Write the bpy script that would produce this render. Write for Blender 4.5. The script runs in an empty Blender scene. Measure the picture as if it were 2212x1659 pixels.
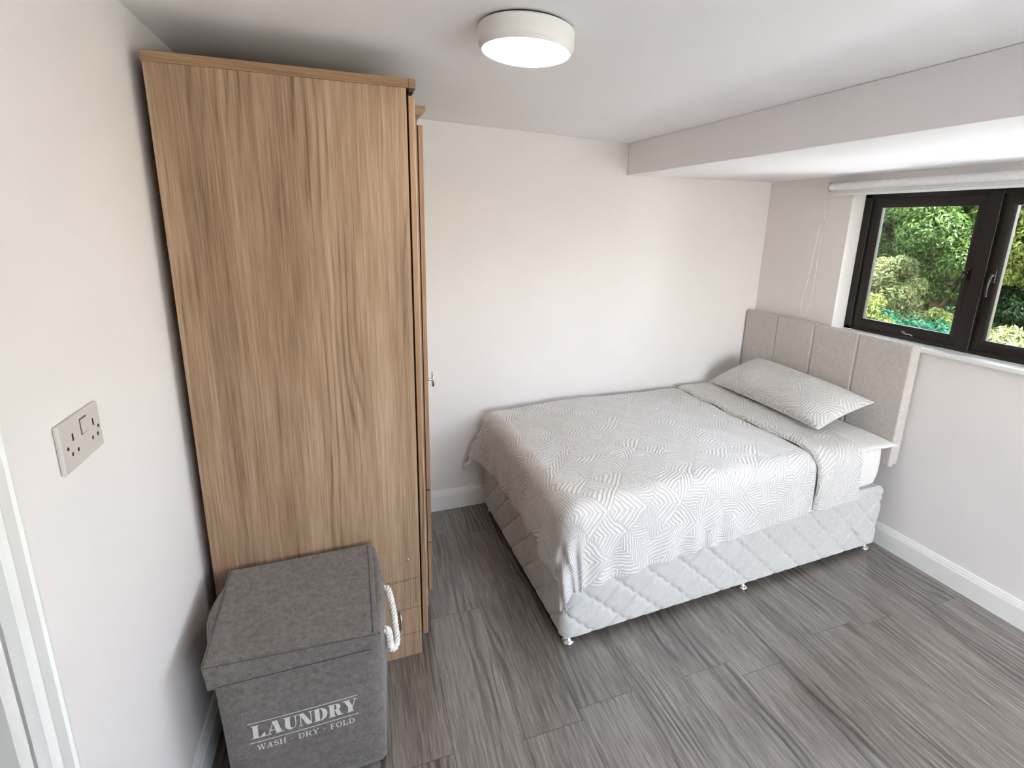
import bpy, bmesh, math, random
import numpy as np
from mathutils import Vector, Matrix

SC = bpy.context.scene
COL = SC.collection
PI = math.pi
random.seed(7)
rng = np.random.default_rng(11)

# ------------------------------------------------------------------ camera
cam_d = bpy.data.cameras.new('camera')
cam = bpy.data.objects.new('camera', cam_d)
COL.objects.link(cam)
SC.camera = cam
cam_d.sensor_fit = 'HORIZONTAL'
cam_d.sensor_width = 36.0
cam_d.lens = 1107.12 * 36.0 / 2212.0
cam_d.shift_x = -108.15 / 2212.0
cam_d.shift_y = -60.97 / 2212.0
cam_d.clip_start = 0.02
cam_d.clip_end = 200
YAW, PITCH, ROLL = 0.4154, -0.2418, 0.0422
fw = Vector((math.sin(YAW) * math.cos(PITCH), math.cos(YAW) * math.cos(PITCH), math.sin(PITCH)))
rt = Vector((math.cos(YAW), -math.sin(YAW), 0))
up = rt.cross(fw)
rt2 = math.cos(ROLL) * rt + math.sin(ROLL) * up
up2 = -math.sin(ROLL) * rt + math.cos(ROLL) * up
R3 = Matrix((rt2, up2, -fw)).transposed()
cam.matrix_world = Matrix.Translation((0.4607, 0.0341, 1.6675)) @ R3.to_4x4()

# ------------------------------------------------------------------ light and exposure
SC.view_settings.view_transform = 'Standard'
SC.view_settings.look = 'None'
SC.view_settings.gamma = 1.0
SC.view_settings.use_curve_mapping = False
SC.view_settings.exposure = 1.10
world = bpy.data.worlds.new('daylight')
SC.world = world
world.use_nodes = True
wn = world.node_tree
for n_ in list(wn.nodes):
    wn.nodes.remove(n_)
w_out = wn.nodes.new('ShaderNodeOutputWorld')
w_bg = wn.nodes.new('ShaderNodeBackground')
w_sky = wn.nodes.new('ShaderNodeTexSky')
w_sky.sky_type = 'NISHITA'
w_sky.sun_disc = False
w_sky.sun_elevation = math.radians(48)
w_sky.sun_rotation = math.radians(200)
w_hsv = wn.nodes.new('ShaderNodeHueSaturation')
w_hsv.inputs['Saturation'].default_value = 0.45
wn.links.new(w_sky.outputs[0], w_hsv.inputs['Color'])
wn.links.new(w_hsv.outputs[0], w_bg.inputs[0])
# the sky is brighter overhead than near the horizon, as under thin high cloud
w_tc = wn.nodes.new('ShaderNodeTexCoord')
w_sep = wn.nodes.new('ShaderNodeSeparateXYZ')
w_map = wn.nodes.new('ShaderNodeMapRange')
w_map.interpolation_type = 'SMOOTHSTEP'
w_map.inputs['From Min'].default_value = 0.30
w_map.inputs['From Max'].default_value = 0.68
w_map.inputs['To Min'].default_value = 1.05
w_map.inputs['To Max'].default_value = 3.4
wn.links.new(w_tc.outputs['Generated'], w_sep.inputs[0])
wn.links.new(w_sep.outputs[2], w_map.inputs['Value'])
wn.links.new(w_map.outputs[0], w_bg.inputs[1])
wn.links.new(w_bg.outputs[0], w_out.inputs[0])

sun_d = bpy.data.lights.new('sun', 'SUN')
sun_d.energy = 22.5
sun_d.angle = math.radians(0.8)
sun_d.color = (1.0, 0.975, 0.96)
sun = bpy.data.objects.new('sun', sun_d)
COL.objects.link(sun)
sdir = Vector((-0.10, 0.66, -0.74)).normalized()
sun.rotation_euler = sdir.to_track_quat('-Z', 'Y').to_euler()

# ------------------------------------------------------------------ node helper
class N:
    """tiny expression builder for shader math"""
    def __init__(s, nt, sock):
        s.nt, s.k = nt, sock
    def _op(s, op, *a):
        n = s.nt.nodes.new('ShaderNodeMath')
        n.operation = op
        for i, v in enumerate((s,) + a):
            if isinstance(v, N):
                s.nt.links.new(v.k, n.inputs[i])
            else:
                n.inputs[i].default_value = v
        return N(s.nt, n.outputs[0])
    def __add__(s, o): return s._op('ADD', o)
    __radd__ = __add__
    def __mul__(s, o): return s._op('MULTIPLY', o)
    __rmul__ = __mul__
    def __sub__(s, o): return s._op('SUBTRACT', o)
    def __rsub__(s, o): return (s * -1.0) + o
    def __truediv__(s, o): return s._op('DIVIDE', o)
    def fl(s): return s._op('FLOOR')
    def fr(s): return s._op('FRACT')
    def ab(s): return s._op('ABSOLUTE')
    def sin(s): return s._op('SINE')
    def mx(s, o): return s._op('MAXIMUM', o)
    def mn(s, o): return s._op('MINIMUM', o)
    def gt(s, o): return s._op('GREATER_THAN', o)
    def mod(s, o): return s._op('FLOORED_MODULO', o)
    def pw(s, o): return s._op('POWER', o)
    def sm(s, a, b):
        n = s.nt.nodes.new('ShaderNodeMapRange')
        n.interpolation_type = 'SMOOTHSTEP'
        s.nt.links.new(s.k, n.inputs['Value'])
        n.inputs['From Min'].default_value = a
        n.inputs['From Max'].default_value = b
        return N(s.nt, n.outputs['Result'])

def new_mat(name):
    m = bpy.data.materials.new(name)
    m.use_nodes = True
    nt = m.node_tree
    return m, nt, nt.nodes['Principled BSDF']

def vec(nt, x, y, z):
    n = nt.nodes.new('ShaderNodeCombineXYZ')
    for i, v in enumerate((x, y, z)):
        if isinstance(v, N):
            nt.links.new(v.k, n.inputs[i])
        else:
            n.inputs[i].default_value = v
    return n.outputs[0]

def coords(nt, which='Object'):
    t = nt.nodes.new('ShaderNodeTexCoord')
    s = nt.nodes.new('ShaderNodeSeparateXYZ')
    nt.links.new(t.outputs[which], s.inputs[0])
    return [N(nt, s.outputs[i]) for i in range(3)]

def noise(nt, v, scale=1.0, detail=2.0, rough=0.5, dist=0.0):
    n = nt.nodes.new('ShaderNodeTexNoise')
    if v is not None:
        nt.links.new(v, n.inputs['Vector'])
    n.inputs['Scale'].default_value = scale
    n.inputs['Detail'].default_value = detail
    n.inputs['Roughness'].default_value = rough
    n.inputs['Distortion'].default_value = dist
    return N(nt, n.outputs[0])

def white(nt, v):
    n = nt.nodes.new('ShaderNodeTexWhiteNoise')
    nt.links.new(v, n.inputs['Vector'])
    return N(nt, n.outputs[0])

def ramp(nt, fac, stops):
    n = nt.nodes.new('ShaderNodeValToRGB')
    e = n.color_ramp.elements
    while len(e) < len(stops):
        e.new(0.5)
    for i, (p_, c) in enumerate(stops):
        e[i].position = p_
        e[i].color = (*c, 1)
    nt.links.new(fac.k, n.inputs[0])
    return n.outputs[0]

def bump(nt, bsdf, h, strength, dist):
    n = nt.nodes.new('ShaderNodeBump')
    n.inputs['Strength'].default_value = strength
    n.inputs['Distance'].default_value = dist
    nt.links.new(h.k, n.inputs['Height'])
    nt.links.new(n.outputs[0], bsdf.inputs['Normal'])

def srgb(*c):
    return tuple((v / 255 / 12.92) if v / 255 <= 0.04045 else ((v / 255 + 0.055) / 1.055) ** 2.4 for v in c)

def simple(name, c, rough=0.5, metal=0.0, nscale=40, namt=0.04, bstr=0.0, bscale=300, bdist=0.001, spec=0.5):
    m, nt, b = new_mat(name)
    x, y, z = coords(nt)
    nz = noise(nt, vec(nt, x, y, z), nscale, 3)
    lo = tuple(v * (1 - namt) for v in c)
    hi = tuple(min(1, v * (1 + namt)) for v in c)
    nt.links.new(ramp(nt, nz, [(0.3, lo), (0.7, hi)]), b.inputs['Base Color'])
    b.inputs['Roughness'].default_value = rough
    b.inputs['Metallic'].default_value = metal
    b.inputs['Specular IOR Level'].default_value = spec
    if bstr:
        bump(nt, b, noise(nt, vec(nt, x, y, z), bscale, 4, 0.6), bstr, bdist)
    return m

M = {}
M['wall'] = simple('wall_paint', srgb(235, 229, 227), 0.75, nscale=3, namt=0.012, bstr=0.15, bscale=160, bdist=0.0006, spec=0.3)
M['ceiling'] = simple('ceiling_paint', srgb(248, 245, 246), 0.9, nscale=3, namt=0.01, spec=0.2)
M['gloss_white'] = simple('gloss_trim_paint', srgb(238, 237, 234), 0.28, nscale=6, namt=0.01)
M['door_paint'] = simple('door_paint', srgb(228, 225, 222), 0.35, nscale=6, namt=0.01)
M['plastic'] = simple('white_plastic', srgb(226, 222, 218), 0.3, nscale=10, namt=0.01)
M['socket_plastic'] = simple('socket_plastic', srgb(208, 202, 197), 0.3, nscale=10, namt=0.01)
M['dark_hole'] = simple('dark_plastic', srgb(40, 38, 36), 0.5)
M['window_frame'] = simple('dark_bronze_aluminium', srgb(31, 25, 22), 0.35, metal=0.25, nscale=20, namt=0.08, bstr=0.05)
M['handle_dark'] = simple('black_handle', srgb(70, 66, 64), 0.22, metal=0.8)
M['gasket'] = simple('steel_spacer', srgb(96, 94, 92), 0.5, metal=0.2)
M['chrome'] = simple('chrome', srgb(225, 225, 225), 0.12, metal=1.0)
M['nickel'] = simple('brushed_nickel', srgb(190, 186, 178), 0.3, metal=0.95)
M['blind'] = simple('blind_fabric', srgb(238, 237, 236), 0.7, bstr=0.1, bscale=500)
M['carpet'] = simple('hall_carpet', srgb(78, 40, 36), 0.95, nscale=200, namt=0.3, bstr=0.5, bscale=400, bdist=0.004)
M['dark_gap'] = simple('dark_board', srgb(58, 50, 44), 0.8)
M['pale_edge'] = simple('pale_edging', srgb(196, 186, 176), 0.45)
M['print'] = simple('white_print', srgb(214, 208, 202), 0.7)
M['bark'] = simple('bark', srgb(46, 38, 30), 0.9, nscale=14, namt=0.3, bstr=0.6, bscale=40, bdist=0.02)
M['grass'] = simple('lawn', srgb(120, 116, 92), 0.95, nscale=6, namt=0.35, bstr=0.5, bscale=60, bdist=0.03)
M['bounce_slab'] = simple('pale_bounce_slab', srgb(212, 210, 207), 0.85, nscale=4, namt=0.08)  # pale surface of the added sunlight reflector outside
M['render_wall'] = simple('outer_wall', srgb(170, 160, 150), 0.9)

def mk_emit(name, c, s):
    m, nt, b = new_mat(name)
    b.inputs['Base Color'].default_value = (*c, 1)
    b.inputs['Emission Color'].default_value = (*c, 1)
    b.inputs['Emission Strength'].default_value = s
    b.inputs['Roughness'].default_value = 0.4
    return m
M['lamp'] = mk_emit('lit_diffuser', (1.0, 0.90, 0.80), 13.0)

def mk_glass():
    m, nt, b = new_mat('window_glass')
    for n_ in list(nt.nodes):
        nt.nodes.remove(n_)
    o = nt.nodes.new('ShaderNodeOutputMaterial')
    mix = nt.nodes.new('ShaderNodeMixShader')
    tr = nt.nodes.new('ShaderNodeBsdfTransparent')
    tr.inputs[0].default_value = (0.96, 0.975, 0.97, 1)
    gl = nt.nodes.new('ShaderNodeBsdfGlossy')
    gl.inputs['Roughness'].default_value = 0.02
    fr = nt.nodes.new('ShaderNodeFresnel')
    fr.inputs[0].default_value = 1.35
    nt.links.new(fr.outputs[0], mix.inputs[0])
    nt.links.new(tr.outputs[0], mix.inputs[1])
    nt.links.new(gl.outputs[0], mix.inputs[2])
    nt.links.new(mix.outputs[0], o.inputs[0])
    return m
M['glass'] = mk_glass()

def mk_wood(name, dark, mid, light, axis='z', off=(0, 0, 0)):
    """oak print, grain along the given axis"""
    m, nt, b = new_mat(name)
    x, y, z = coords(nt)
    if axis == 'z': g, c1, c2 = z, x, y
    elif axis == 'x': g, c1, c2 = x, z, y
    else: g, c1, c2 = y, x, z
    a = c1 + c2 * 0.83 + off[0]
    g = g + off[1]
    warp = noise(nt, vec(nt, a * 3.2, g * 0.55, 0.0), 1.0, 2, 0.5)
    ph = (a * 1.0 + warp * 0.30) * 34.0
    ring = (ph * 2 * PI).sin() * 0.5 + 0.5
    fine = noise(nt, vec(nt, a * 210.0, g * 5.0, 0.0), 1.0, 3, 0.6)
    fine2 = noise(nt, vec(nt, a * 60.0, g * 1.6, 3.0), 1.0, 3, 0.6)
    band = noise(nt, vec(nt, a * 9.0, g * 0.5, 7.0), 1.0, 2, 0.5)
    mask = noise(nt, vec(nt, a * 6.0, g * 1.1, 1.0), 1.0, 1, 0.5).sm(0.48, 0.66)
    v = ring.pw(3.0) * mask * -0.24 + fine * 0.70 + fine2 * 0.60 + band * 0.70 - 0.48
    nt.links.new(ramp(nt, v, [(0.22, dark), (0.5, mid), (0.78, light)]), b.inputs['Base Color'])
    b.inputs['Roughness'].default_value = 0.42
    b.inputs['Specular IOR Level'].default_value = 0.35
    bump(nt, b, fine, 0.12, 0.001)
    return m
OAK = (srgb(116, 90, 68), srgb(156, 128, 102), srgb(184, 158, 132))
M['oak'] = mk_wood('oak_laminate', *OAK)
M['oak_x'] = mk_wood('oak_laminate_cross', srgb(116, 88, 62), srgb(146, 114, 84), srgb(170, 138, 106), 'x')
M['oak_b'] = mk_wood('oak_laminate_warm', srgb(118, 88, 62), srgb(156, 122, 92), srgb(178, 146, 114), 'z', (0.37, 0.6, 0))

def mk_floor():
    m, nt, b = new_mat('grey_oak_laminate')
    x, y, z = coords(nt)
    ca, sa = math.cos(0.03), math.sin(0.03)
    u = (x * ca + y * -sa - 1.82 + 0.033) / 0.222
    v = x * sa + y * ca
    iu = u.fl()
    r1 = white(nt, vec(nt, iu, 3.0, 1.0))
    vv = (v - 1.34) / 1.25 + (r1 - 0.5) * 0.09 + (iu.mod(3.0) - 1.0).ab() * 0.5 - 0.5
    iv = vv.fl()
    rid = white(nt, vec(nt, iu, iv, 5.0))
    rid2 = white(nt, vec(nt, iu, iv, 9.0))
    fu, fv = u.fr(), vv.fr()
    seam = (fu.mn(1.0 - fu) * 0.222).sm(0.0004, 0.0022)
    seamv = (fv.mn(1.0 - fv) * 1.25).sm(0.0004, 0.0022)
    a = u * 0.222 + rid * 7.3
    gg = v + rid2 * 5.1
    warp = noise(nt, vec(nt, a * 5.0, gg * 0.9, 0.0), 1.0, 2, 0.55)
    ring = (((a + warp * 0.22) * 34.0) * 2 * PI).sin() * 0.5 + 0.5
    mask = noise(nt, vec(nt, a * 6.0, gg * 1.0, 2.0), 1.0, 1, 0.5).sm(0.45, 0.62)
    fine = noise(nt, vec(nt, a * 240.0, gg * 9.0, 0.0), 1.0, 3, 0.65)
    fine2 = noise(nt, vec(nt, a * 95.0, gg * 4.0, 3.0), 1.0, 3, 0.65)
    band = noise(nt, vec(nt, a * 14.0, gg * 0.7, 7.0), 1.0, 2, 0.5)
    t = ring.pw(2.5) * mask * -0.40 + fine * 0.95 + fine2 * 0.85 + band * 0.50 - 0.58 + (rid - 0.5) * 0.07
    col = ramp(nt, t, [(0.15, srgb(56, 50, 45)), (0.5, srgb(102, 94, 88)), (0.85, srgb(142, 134, 127))])
    mul = nt.nodes.new('ShaderNodeMix')
    mul.data_type = 'RGBA'
    mul.blend_type = 'MULTIPLY'
    mul.inputs[0].default_value = 1.0
    nt.links.new(col, mul.inputs[6])
    nt.links.new(ramp(nt, seam.mn(seamv), [(0.0, (0.36, 0.34, 0.33)), (1.0, (1, 1, 1))]), mul.inputs[7])
    nt.links.new(mul.outputs[2], b.inputs['Base Color'])
    b.inputs['Roughness'].default_value = 0.45
    b.inputs['Specular IOR Level'].default_value = 0.6
    b.inputs['Coat Weight'].default_value = 1.0
    b.inputs['Coat Roughness'].default_value = 0.17
    b.inputs['Coat IOR'].default_value = 1.75
    bump(nt, b, fine * 0.3 + seam.mn(seamv), 0.25, 0.0012)
    return m
M['floor'] = mk_floor()

def mk_fabric(name, dark, light, scale=900, bstr=0.5, rough=0.95, melange=60):
    m, nt, b = new_mat(name)
    x, y, z = coords(nt)
    p1 = noise(nt, vec(nt, x, y, z), scale, 3, 0.7)
    p2 = noise(nt, vec(nt, x, y, z), melange, 3, 0.6)
    v = p1 * 0.75 + p2 * 0.5 - 0.125
    nt.links.new(ramp(nt, v, [(0.3, dark), (0.7, light)]), b.inputs['Base Color'])
    b.inputs['Roughness'].default_value = rough
    b.inputs['Specular IOR Level'].default_value = 0.15
    b.inputs['Sheen Weight'].default_value = 0.25
    b.inputs['Sheen Roughness'].default_value = 0.5
    bump(nt, b, p1, bstr, 0.0015)
    return m
M['hamper'] = mk_fabric('grey_felt', srgb(88, 82, 78), srgb(134, 127, 122), 320, 0.6)
M['hamper_seam'] = mk_fabric('dark_felt_seam', srgb(70, 66, 63), srgb(96, 91, 87), 320, 0.6)
M['headboard'] = mk_fabric('headboard_tweed', srgb(184, 175, 170), srgb(212, 204, 199), 420, 0.4)
M['divan'] = mk_fabric('divan_grey_fabric', srgb(188, 186, 183), srgb(210, 208, 205), 380, 0.3)
M['sheet'] = mk_fabric('white_sheet', srgb(226, 222, 217), srgb(238, 235, 231), 500, 0.15)
M['rope'] = mk_fabric('white_rope', srgb(226, 221, 214), srgb(244, 240, 234), 600, 0.3)

def mk_quilt():
    """cream white cloth with an embossed zigzag maze in grey"""
    m, nt, b = new_mat('embossed_duvet_cloth')
    t = nt.nodes.new('ShaderNodeTexCoord')
    s = nt.nodes.new('ShaderNodeSeparateXYZ')
    nt.links.new(t.outputs['UV'], s.inputs[0])
    x, y = N(nt, s.outputs[0]), N(nt, s.outputs[1])
    w1 = noise(nt, vec(nt, x * 7.0, y * 7.0, 0.0), 1.0, 3)
    w2 = noise(nt, vec(nt, x * 7.0, y * 7.0, 4.0), 1.0, 3)
    x = x + (w1 - 0.5) * 0.06
    y = y + (w2 - 0.5) * 0.06
    a = (x + y * 0.8) * 0.7071 / 0.115
    c = (x - y * 0.9) * 0.7071 / 0.135
    ia, ic = a.fl(), c.fl()
    la, lc = a.fr() - 0.5, c.fr() - 0.5
    r = white(nt, vec(nt, ia, ic, 2.0))
    r2 = white(nt, vec(nt, ia, ic, 6.0))
    k1 = (la * 0.4 + (lc - 0.15).ab() * 1.1)      # shallow chevron
    k2 = (la + lc.ab())                         # chevron one way
    k3 = (lc + la.ab())                         # chevron the other
    k4 = (la.mx(lc))                            # nested corner
    s1, s2, s3 = r.gt(0.25), r.gt(0.5), r.gt(0.75)
    k = k1 * (1.0 - s1) + k2 * (s1 - s2) + k3 * (s2 - s3) + k4 * s3
    st = ((k * 8.0 + r2) * 2 * PI).sin() * 0.5 + 0.5
    h = st.sm(0.15, 0.85)
    edge = (la.ab().mx(lc.ab())).sm(0.46, 0.5)
    h = h * (1.0 - edge * 0.5)
    fz = noise(nt, vec(nt, x * 420.0, y * 420.0, 0.0), 1.0, 3, 0.7)
    nt.links.new(ramp(nt, h * 0.85 + fz * 0.15, [(0.1, srgb(206, 202, 199)), (0.8, srgb(230, 227, 224))]), b.inputs['Base Color'])
    b.inputs['Roughness'].default_value = 0.9
    b.inputs['Specular IOR Level'].default_value = 0.15
    b.inputs['Sheen Weight'].default_value = 0.15
    bump(nt, b, h + fz * 0.15, 0.75, 0.0045)
    return m
M['quilt'] = mk_quilt()

def mk_leaf(name, dark, light, scale=1.6):
    m, nt, b = new_mat(name)
    g = nt.nodes.new('ShaderNodeNewGeometry')
    s = nt.nodes.new('ShaderNodeSeparateXYZ')
    nt.links.new(g.outputs['Position'], s.inputs[0])
    x, y, z = [N(nt, s.outputs[i]) for i in range(3)]
    n1 = noise(nt, vec(nt, x, y, z), scale, 2)
    rnd = N(nt, g.outputs['Random Per Island'])
    v = n1 * 0.7 + rnd * 0.5 - 0.1
    K_ = 0.185
    c = ramp(nt, v, [(0.25, tuple(q * K_ for q in dark)), (0.75, tuple(q * K_ for q in light))])
    nt.links.new(c, b.inputs['Base Color'])
    b.inputs['Roughness'].default_value = 0.6
    b.inputs['Specular IOR Level'].default_value = 0.2
    tl = nt.nodes.new('ShaderNodeBsdfTranslucent')
    nt.links.new(c, tl.inputs[0])
    mx = nt.nodes.new('ShaderNodeMixShader')
    mx.inputs[0].default_value = 0.4
    nt.links.new(b.outputs[0], mx.inputs[1])
    nt.links.new(tl.outputs[0], mx.inputs[2])
    nt.links.new(mx.outputs[0], nt.nodes['Material Output'].inputs[0])
    return m
M['leaf_yellow'] = mk_leaf('yellow_green_leaf', srgb(96, 130, 40), srgb(190, 200, 90))
M['leaf_mid'] = mk_leaf('mid_green_leaf', srgb(66, 118, 36), srgb(156, 196, 88))
M['leaf_dark'] = mk_leaf('dark_green_leaf', srgb(28, 66, 36), srgb(80, 130, 66))
M['leaf_pale'] = mk_leaf('pale_flowering_leaf', srgb(84, 122, 44), srgb(222, 222, 140), 2.5)
M['leaf_teal'] = mk_leaf('blue_green_leaf', srgb(10, 104, 74), srgb(50, 164, 112), 3)

# ------------------------------------------------------------------ mesh helpers
def link(name, me, m=None, parent=None, smooth=False):
    o = bpy.data.objects.new(name, me)
    COL.objects.link(o)
    if m is not None:
        me.materials.append(M[m] if isinstance(m, str) else m)
    if parent is not None:
        o.parent = parent
        o.matrix_parent_inverse = Matrix.Translation(-Vector(parent.get('_base', (0, 0, 0))))
    if smooth:
        for p_ in me.polygons:
            p_.use_smooth = True
    return o

def obj(name, bm, m=None, parent=None, smooth=False, bev=0, seg=2):
    bmesh.ops.recalc_face_normals(bm, faces=bm.faces)
    me = bpy.data.meshes.new(name)
    bm.to_mesh(me)
    bm.free()
    o = link(name, me, m, parent, smooth)
    if bev:  # added out of view to reflect sunlight up onto the ceiling
        b = o.modifiers.new('edge', 'BEVEL')
        b.width = bev
        b.segments = seg
        b.limit_method = 'ANGLE'
        b.angle_limit = math.radians(40)
        for p_ in me.polygons:
            p_.use_smooth = True
        b.harden_normals = True
    return o

def thing(name, base, label, cat, group=None):
    o = bpy.data.objects.new(name, None)
    COL.objects.link(o)
    o.location = base
    o['_base'] = tuple(base)
    o.empty_display_size = 0.1
    o['label'] = label
    o['category'] = cat
    if group:
        o['group'] = group
    return o

def tag(o, label, cat, group=None):
    o['label'] = label
    o['category'] = cat
    if group:
        o['group'] = group
    return o

def struct(o, label=None):
    o['kind'] = 'structure'
    if label:
        o['label'] = label
    return o

def bx(bm, x0, x1, y0, y1, z0, z1, f=None):
    vs = []
    for x in (x0, x1):
        for y in (y0, y1):
            for z in (z0, z1):
                p_ = (x, y, z) if f is None else f(x, y, z)
                vs.append(bm.verts.new(p_))
    for q in ((0, 1, 3, 2), (4, 6, 7, 5), (0, 4, 5, 1), (2, 3, 7, 6), (0, 2, 6, 4), (1, 5, 7, 3)):
        bm.faces.new([vs[i] for i in q])
    return bm

def box(x0, x1, y0, y1, z0, z1, f=None):
    return bx(bmesh.new(), x0, x1, y0, y1, z0, z1, f)

def prism(bm, prof, p0, p1, ax_u, ax_v):
    """extrude a 2-D profile (u,v) from p0 to p1"""
    p0, p1, ax_u, ax_v = map(Vector, (p0, p1, ax_u, ax_v))
    a = [bm.verts.new(p0 + ax_u * u + ax_v * v) for u, v in prof]
    b = [bm.verts.new(p1 + ax_u * u + ax_v * v) for u, v in prof]
    n = len(prof)
    for i in range(n):
        bm.faces.new((a[i], a[(i + 1) % n], b[(i + 1) % n], b[i]))
    bm.faces.new(a[::-1])
    bm.faces.new(b)
    return bm

def lathe(bm, prof, c, seg=48, axis='z'):
    """prof: list of (r,h)"""
    rings = []
    for r, h in prof:
        ring = []
        for i in range(seg):
            t = 2 * PI * i / seg
            if axis == 'z': p_ = (c[0] + r * math.cos(t), c[1] + r * math.sin(t), c[2] + h)
            elif axis == 'y': p_ = (c[0] + r * math.cos(t), c[1] + h, c[2] + r * math.sin(t))
            else: p_ = (c[0] + h, c[1] + r * math.cos(t), c[2] + r * math.sin(t))
            ring.append(bm.verts.new(p_))
        rings.append(ring)
    for a, b in zip(rings, rings[1:]):
        for i in range(seg):
            bm.faces.new((a[i], a[(i + 1) % seg], b[(i + 1) % seg], b[i]))
    bm.faces.new(rings[0][::-1])
    bm.faces.new(rings[-1])
    return bm

def tube(bm, pts, r, seg=10, closed=False):
    pts = [Vector(p_) for p_ in pts]
    n = len(pts)
    rings = []
    nrm = None
    for i in range(n):
        if closed:
            d = pts[(i + 1) % n] - pts[i - 1]
        else:
            d = pts[min(i + 1, n - 1)] - pts[max(i - 1, 0)]
        d.normalize()
        if nrm is None:
            nrm = d.orthogonal().normalized()
        nrm = (nrm - d * nrm.dot(d)).normalized()
        bi = d.cross(nrm)
        rr = r[i] if isinstance(r, (list, tuple)) else r
        rings.append([bm.verts.new(pts[i] + (nrm * math.cos(2 * PI * k / seg) + bi * math.sin(2 * PI * k / seg)) * rr) for k in range(seg)])
    m_ = n if closed else n - 1
    for i in range(m_):
        a, b = rings[i], rings[(i + 1) % n]
        for k in range(seg):
            bm.faces.new((a[k], a[(k + 1) % seg], b[(k + 1) % seg], b[k]))
    if not closed:
        bm.faces.new(rings[0][::-1])
        bm.faces.new(rings[-1])
    return bm

def grid_mesh(name, P, m, parent=None, uv=None, smooth=True, close_u=False):
    """P: (nu,nv,3) array"""
    nu, nv = P.shape[:2]
    verts = P.reshape(-1, 3)
    faces = []
    for i in range(nu if close_u else nu - 1):
        for j in range(nv - 1):
            i2 = (i + 1) % nu
            faces.append((i * nv + j, i2 * nv + j, i2 * nv + j + 1, i * nv + j + 1))
    me = bpy.data.meshes.new(name)
    me.from_pydata([tuple(v) for v in verts], [], faces)
    if uv is not None:
        lay = me.uv_layers.new(name='UVMap')
        U = uv.reshape(-1, 2)
        idx = np.empty(len(me.loops), dtype=np.int64)
        me.loops.foreach_get('vertex_index', idx)
        lay.data.foreach_set('uv', U[idx].astype(np.float32).ravel())
    me.update()
    return link(name, me, m, parent, smooth)

def sst(a, b, x):
    t = np.clip((x - a) / (b - a), 0, 1)
    return t * t * (3 - 2 * t)

# ------------------------------------------------------------------ room dimensions
W, D, H, YF = 3.2107, 2.852, 2.1713, -1.7
XB, ZB, ZB2 = 2.0758, 1.9943, 2.036
def xl(y): return 0.03 * (y - 1.8)           # left wall, slightly off square
WIN_Y0, WIN_Y1, SILL, HEAD = -0.55, 2.212, 1.150, 2.0
RX = 0.105                                    # depth of window reveal

# ------------------------------------------------------------------ setting
struct(obj('floor', box(-0.30, W + 0.3, YF - 0.3, D + 0.3, -0.12, 0.0), 'floor'))
struct(obj('ceiling', box(-0.35, W + 0.3, YF - 0.3, D + 0.3, H, H + 0.15), 'ceiling'))
struct(obj('wall_back', box(-0.3, W + 0.4, D, D + 0.2, 0.0, H), 'wall'))
# right wall with its window opening
bm = bmesh.new()
OX = W + 0.105 + 0.072
bx(bm, W, OX, YF, D, 0, SILL - 0.022)
bx(bm, W, OX, WIN_Y1, D, SILL - 0.022, H)
bx(bm, W, OX, YF, WIN_Y0, SILL - 0.022, H)
bx(bm, W, OX, WIN_Y0, WIN_Y1, HEAD, H)
struct(obj('wall_right', bm, 'wall'))
# dropped beam over the window with a gently rising soffit
bm = bmesh.new()
prism(bm, [(XB, ZB), (W, ZB2), (W, H), (XB, H)], (0, YF, 0), (0, D, 0), (1, 0, 0), (0, 0, 1))
struct(obj('ceiling_beam', bm, 'ceiling', bev=0.004), 'boxed-in white beam running above the window')
# left wall with a door opening
DY0, DY1, DZ = 0.10, 0.930, 2.0
lw = lambda x, y, z: (x + xl(y), y, z)
bm = bmesh.new()
bx(bm, -0.12, 0, DY1, D, 0, H, lw)
bx(bm, -0.12, 0, YF, DY0, 0, H, lw)
bx(bm, -0.12, 0, DY0, DY1, DZ, H, lw)
struct(obj('wall_left', bm, 'wall'))
bm = bmesh.new()
RX0, RX1, RZ0, RZ1 = 1.15, 3.05, 0.80, 2.02
bx(bm, -0.3, RX0, YF - 0.2, YF, 0, H)
bx(bm, RX1, W + 0.3, YF - 0.2, YF, 0, H)
bx(bm, RX0, RX1, YF - 0.2, YF, 0, RZ0)
bx(bm, RX0, RX1, YF - 0.2, YF, RZ1, H)
struct(obj('wall_front', bm, 'wall'))
fill_win = thing('fill_window', ((RX0 + RX1) / 2, YF - 0.12, RZ0), 'dark framed window added unseen behind the camera for fill daylight', 'window')  # added window, out of view, lets in daylight to fill the room
del fill_win['category']
fill_win['kind'] = 'structure'
bm = bmesh.new()
bx(bm, RX0, RX0 + 0.04, YF - 0.15, YF - 0.09, RZ0, RZ1)
bx(bm, RX1 - 0.04, RX1, YF - 0.15, YF - 0.09, RZ0, RZ1)
bx(bm, RX0, RX1, YF - 0.15, YF - 0.09, RZ0, RZ0 + 0.04)
bx(bm, RX0, RX1, YF - 0.15, YF - 0.09, RZ1 - 0.04, RZ1)
obj('window_frame', bm, 'window_frame', fill_win)
obj('glass_pane', box(RX0 + 0.035, RX1 - 0.035, YF - 0.125, YF - 0.121, RZ0 + 0.035, RZ1 - 0.035), 'glass', fill_win)

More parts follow.
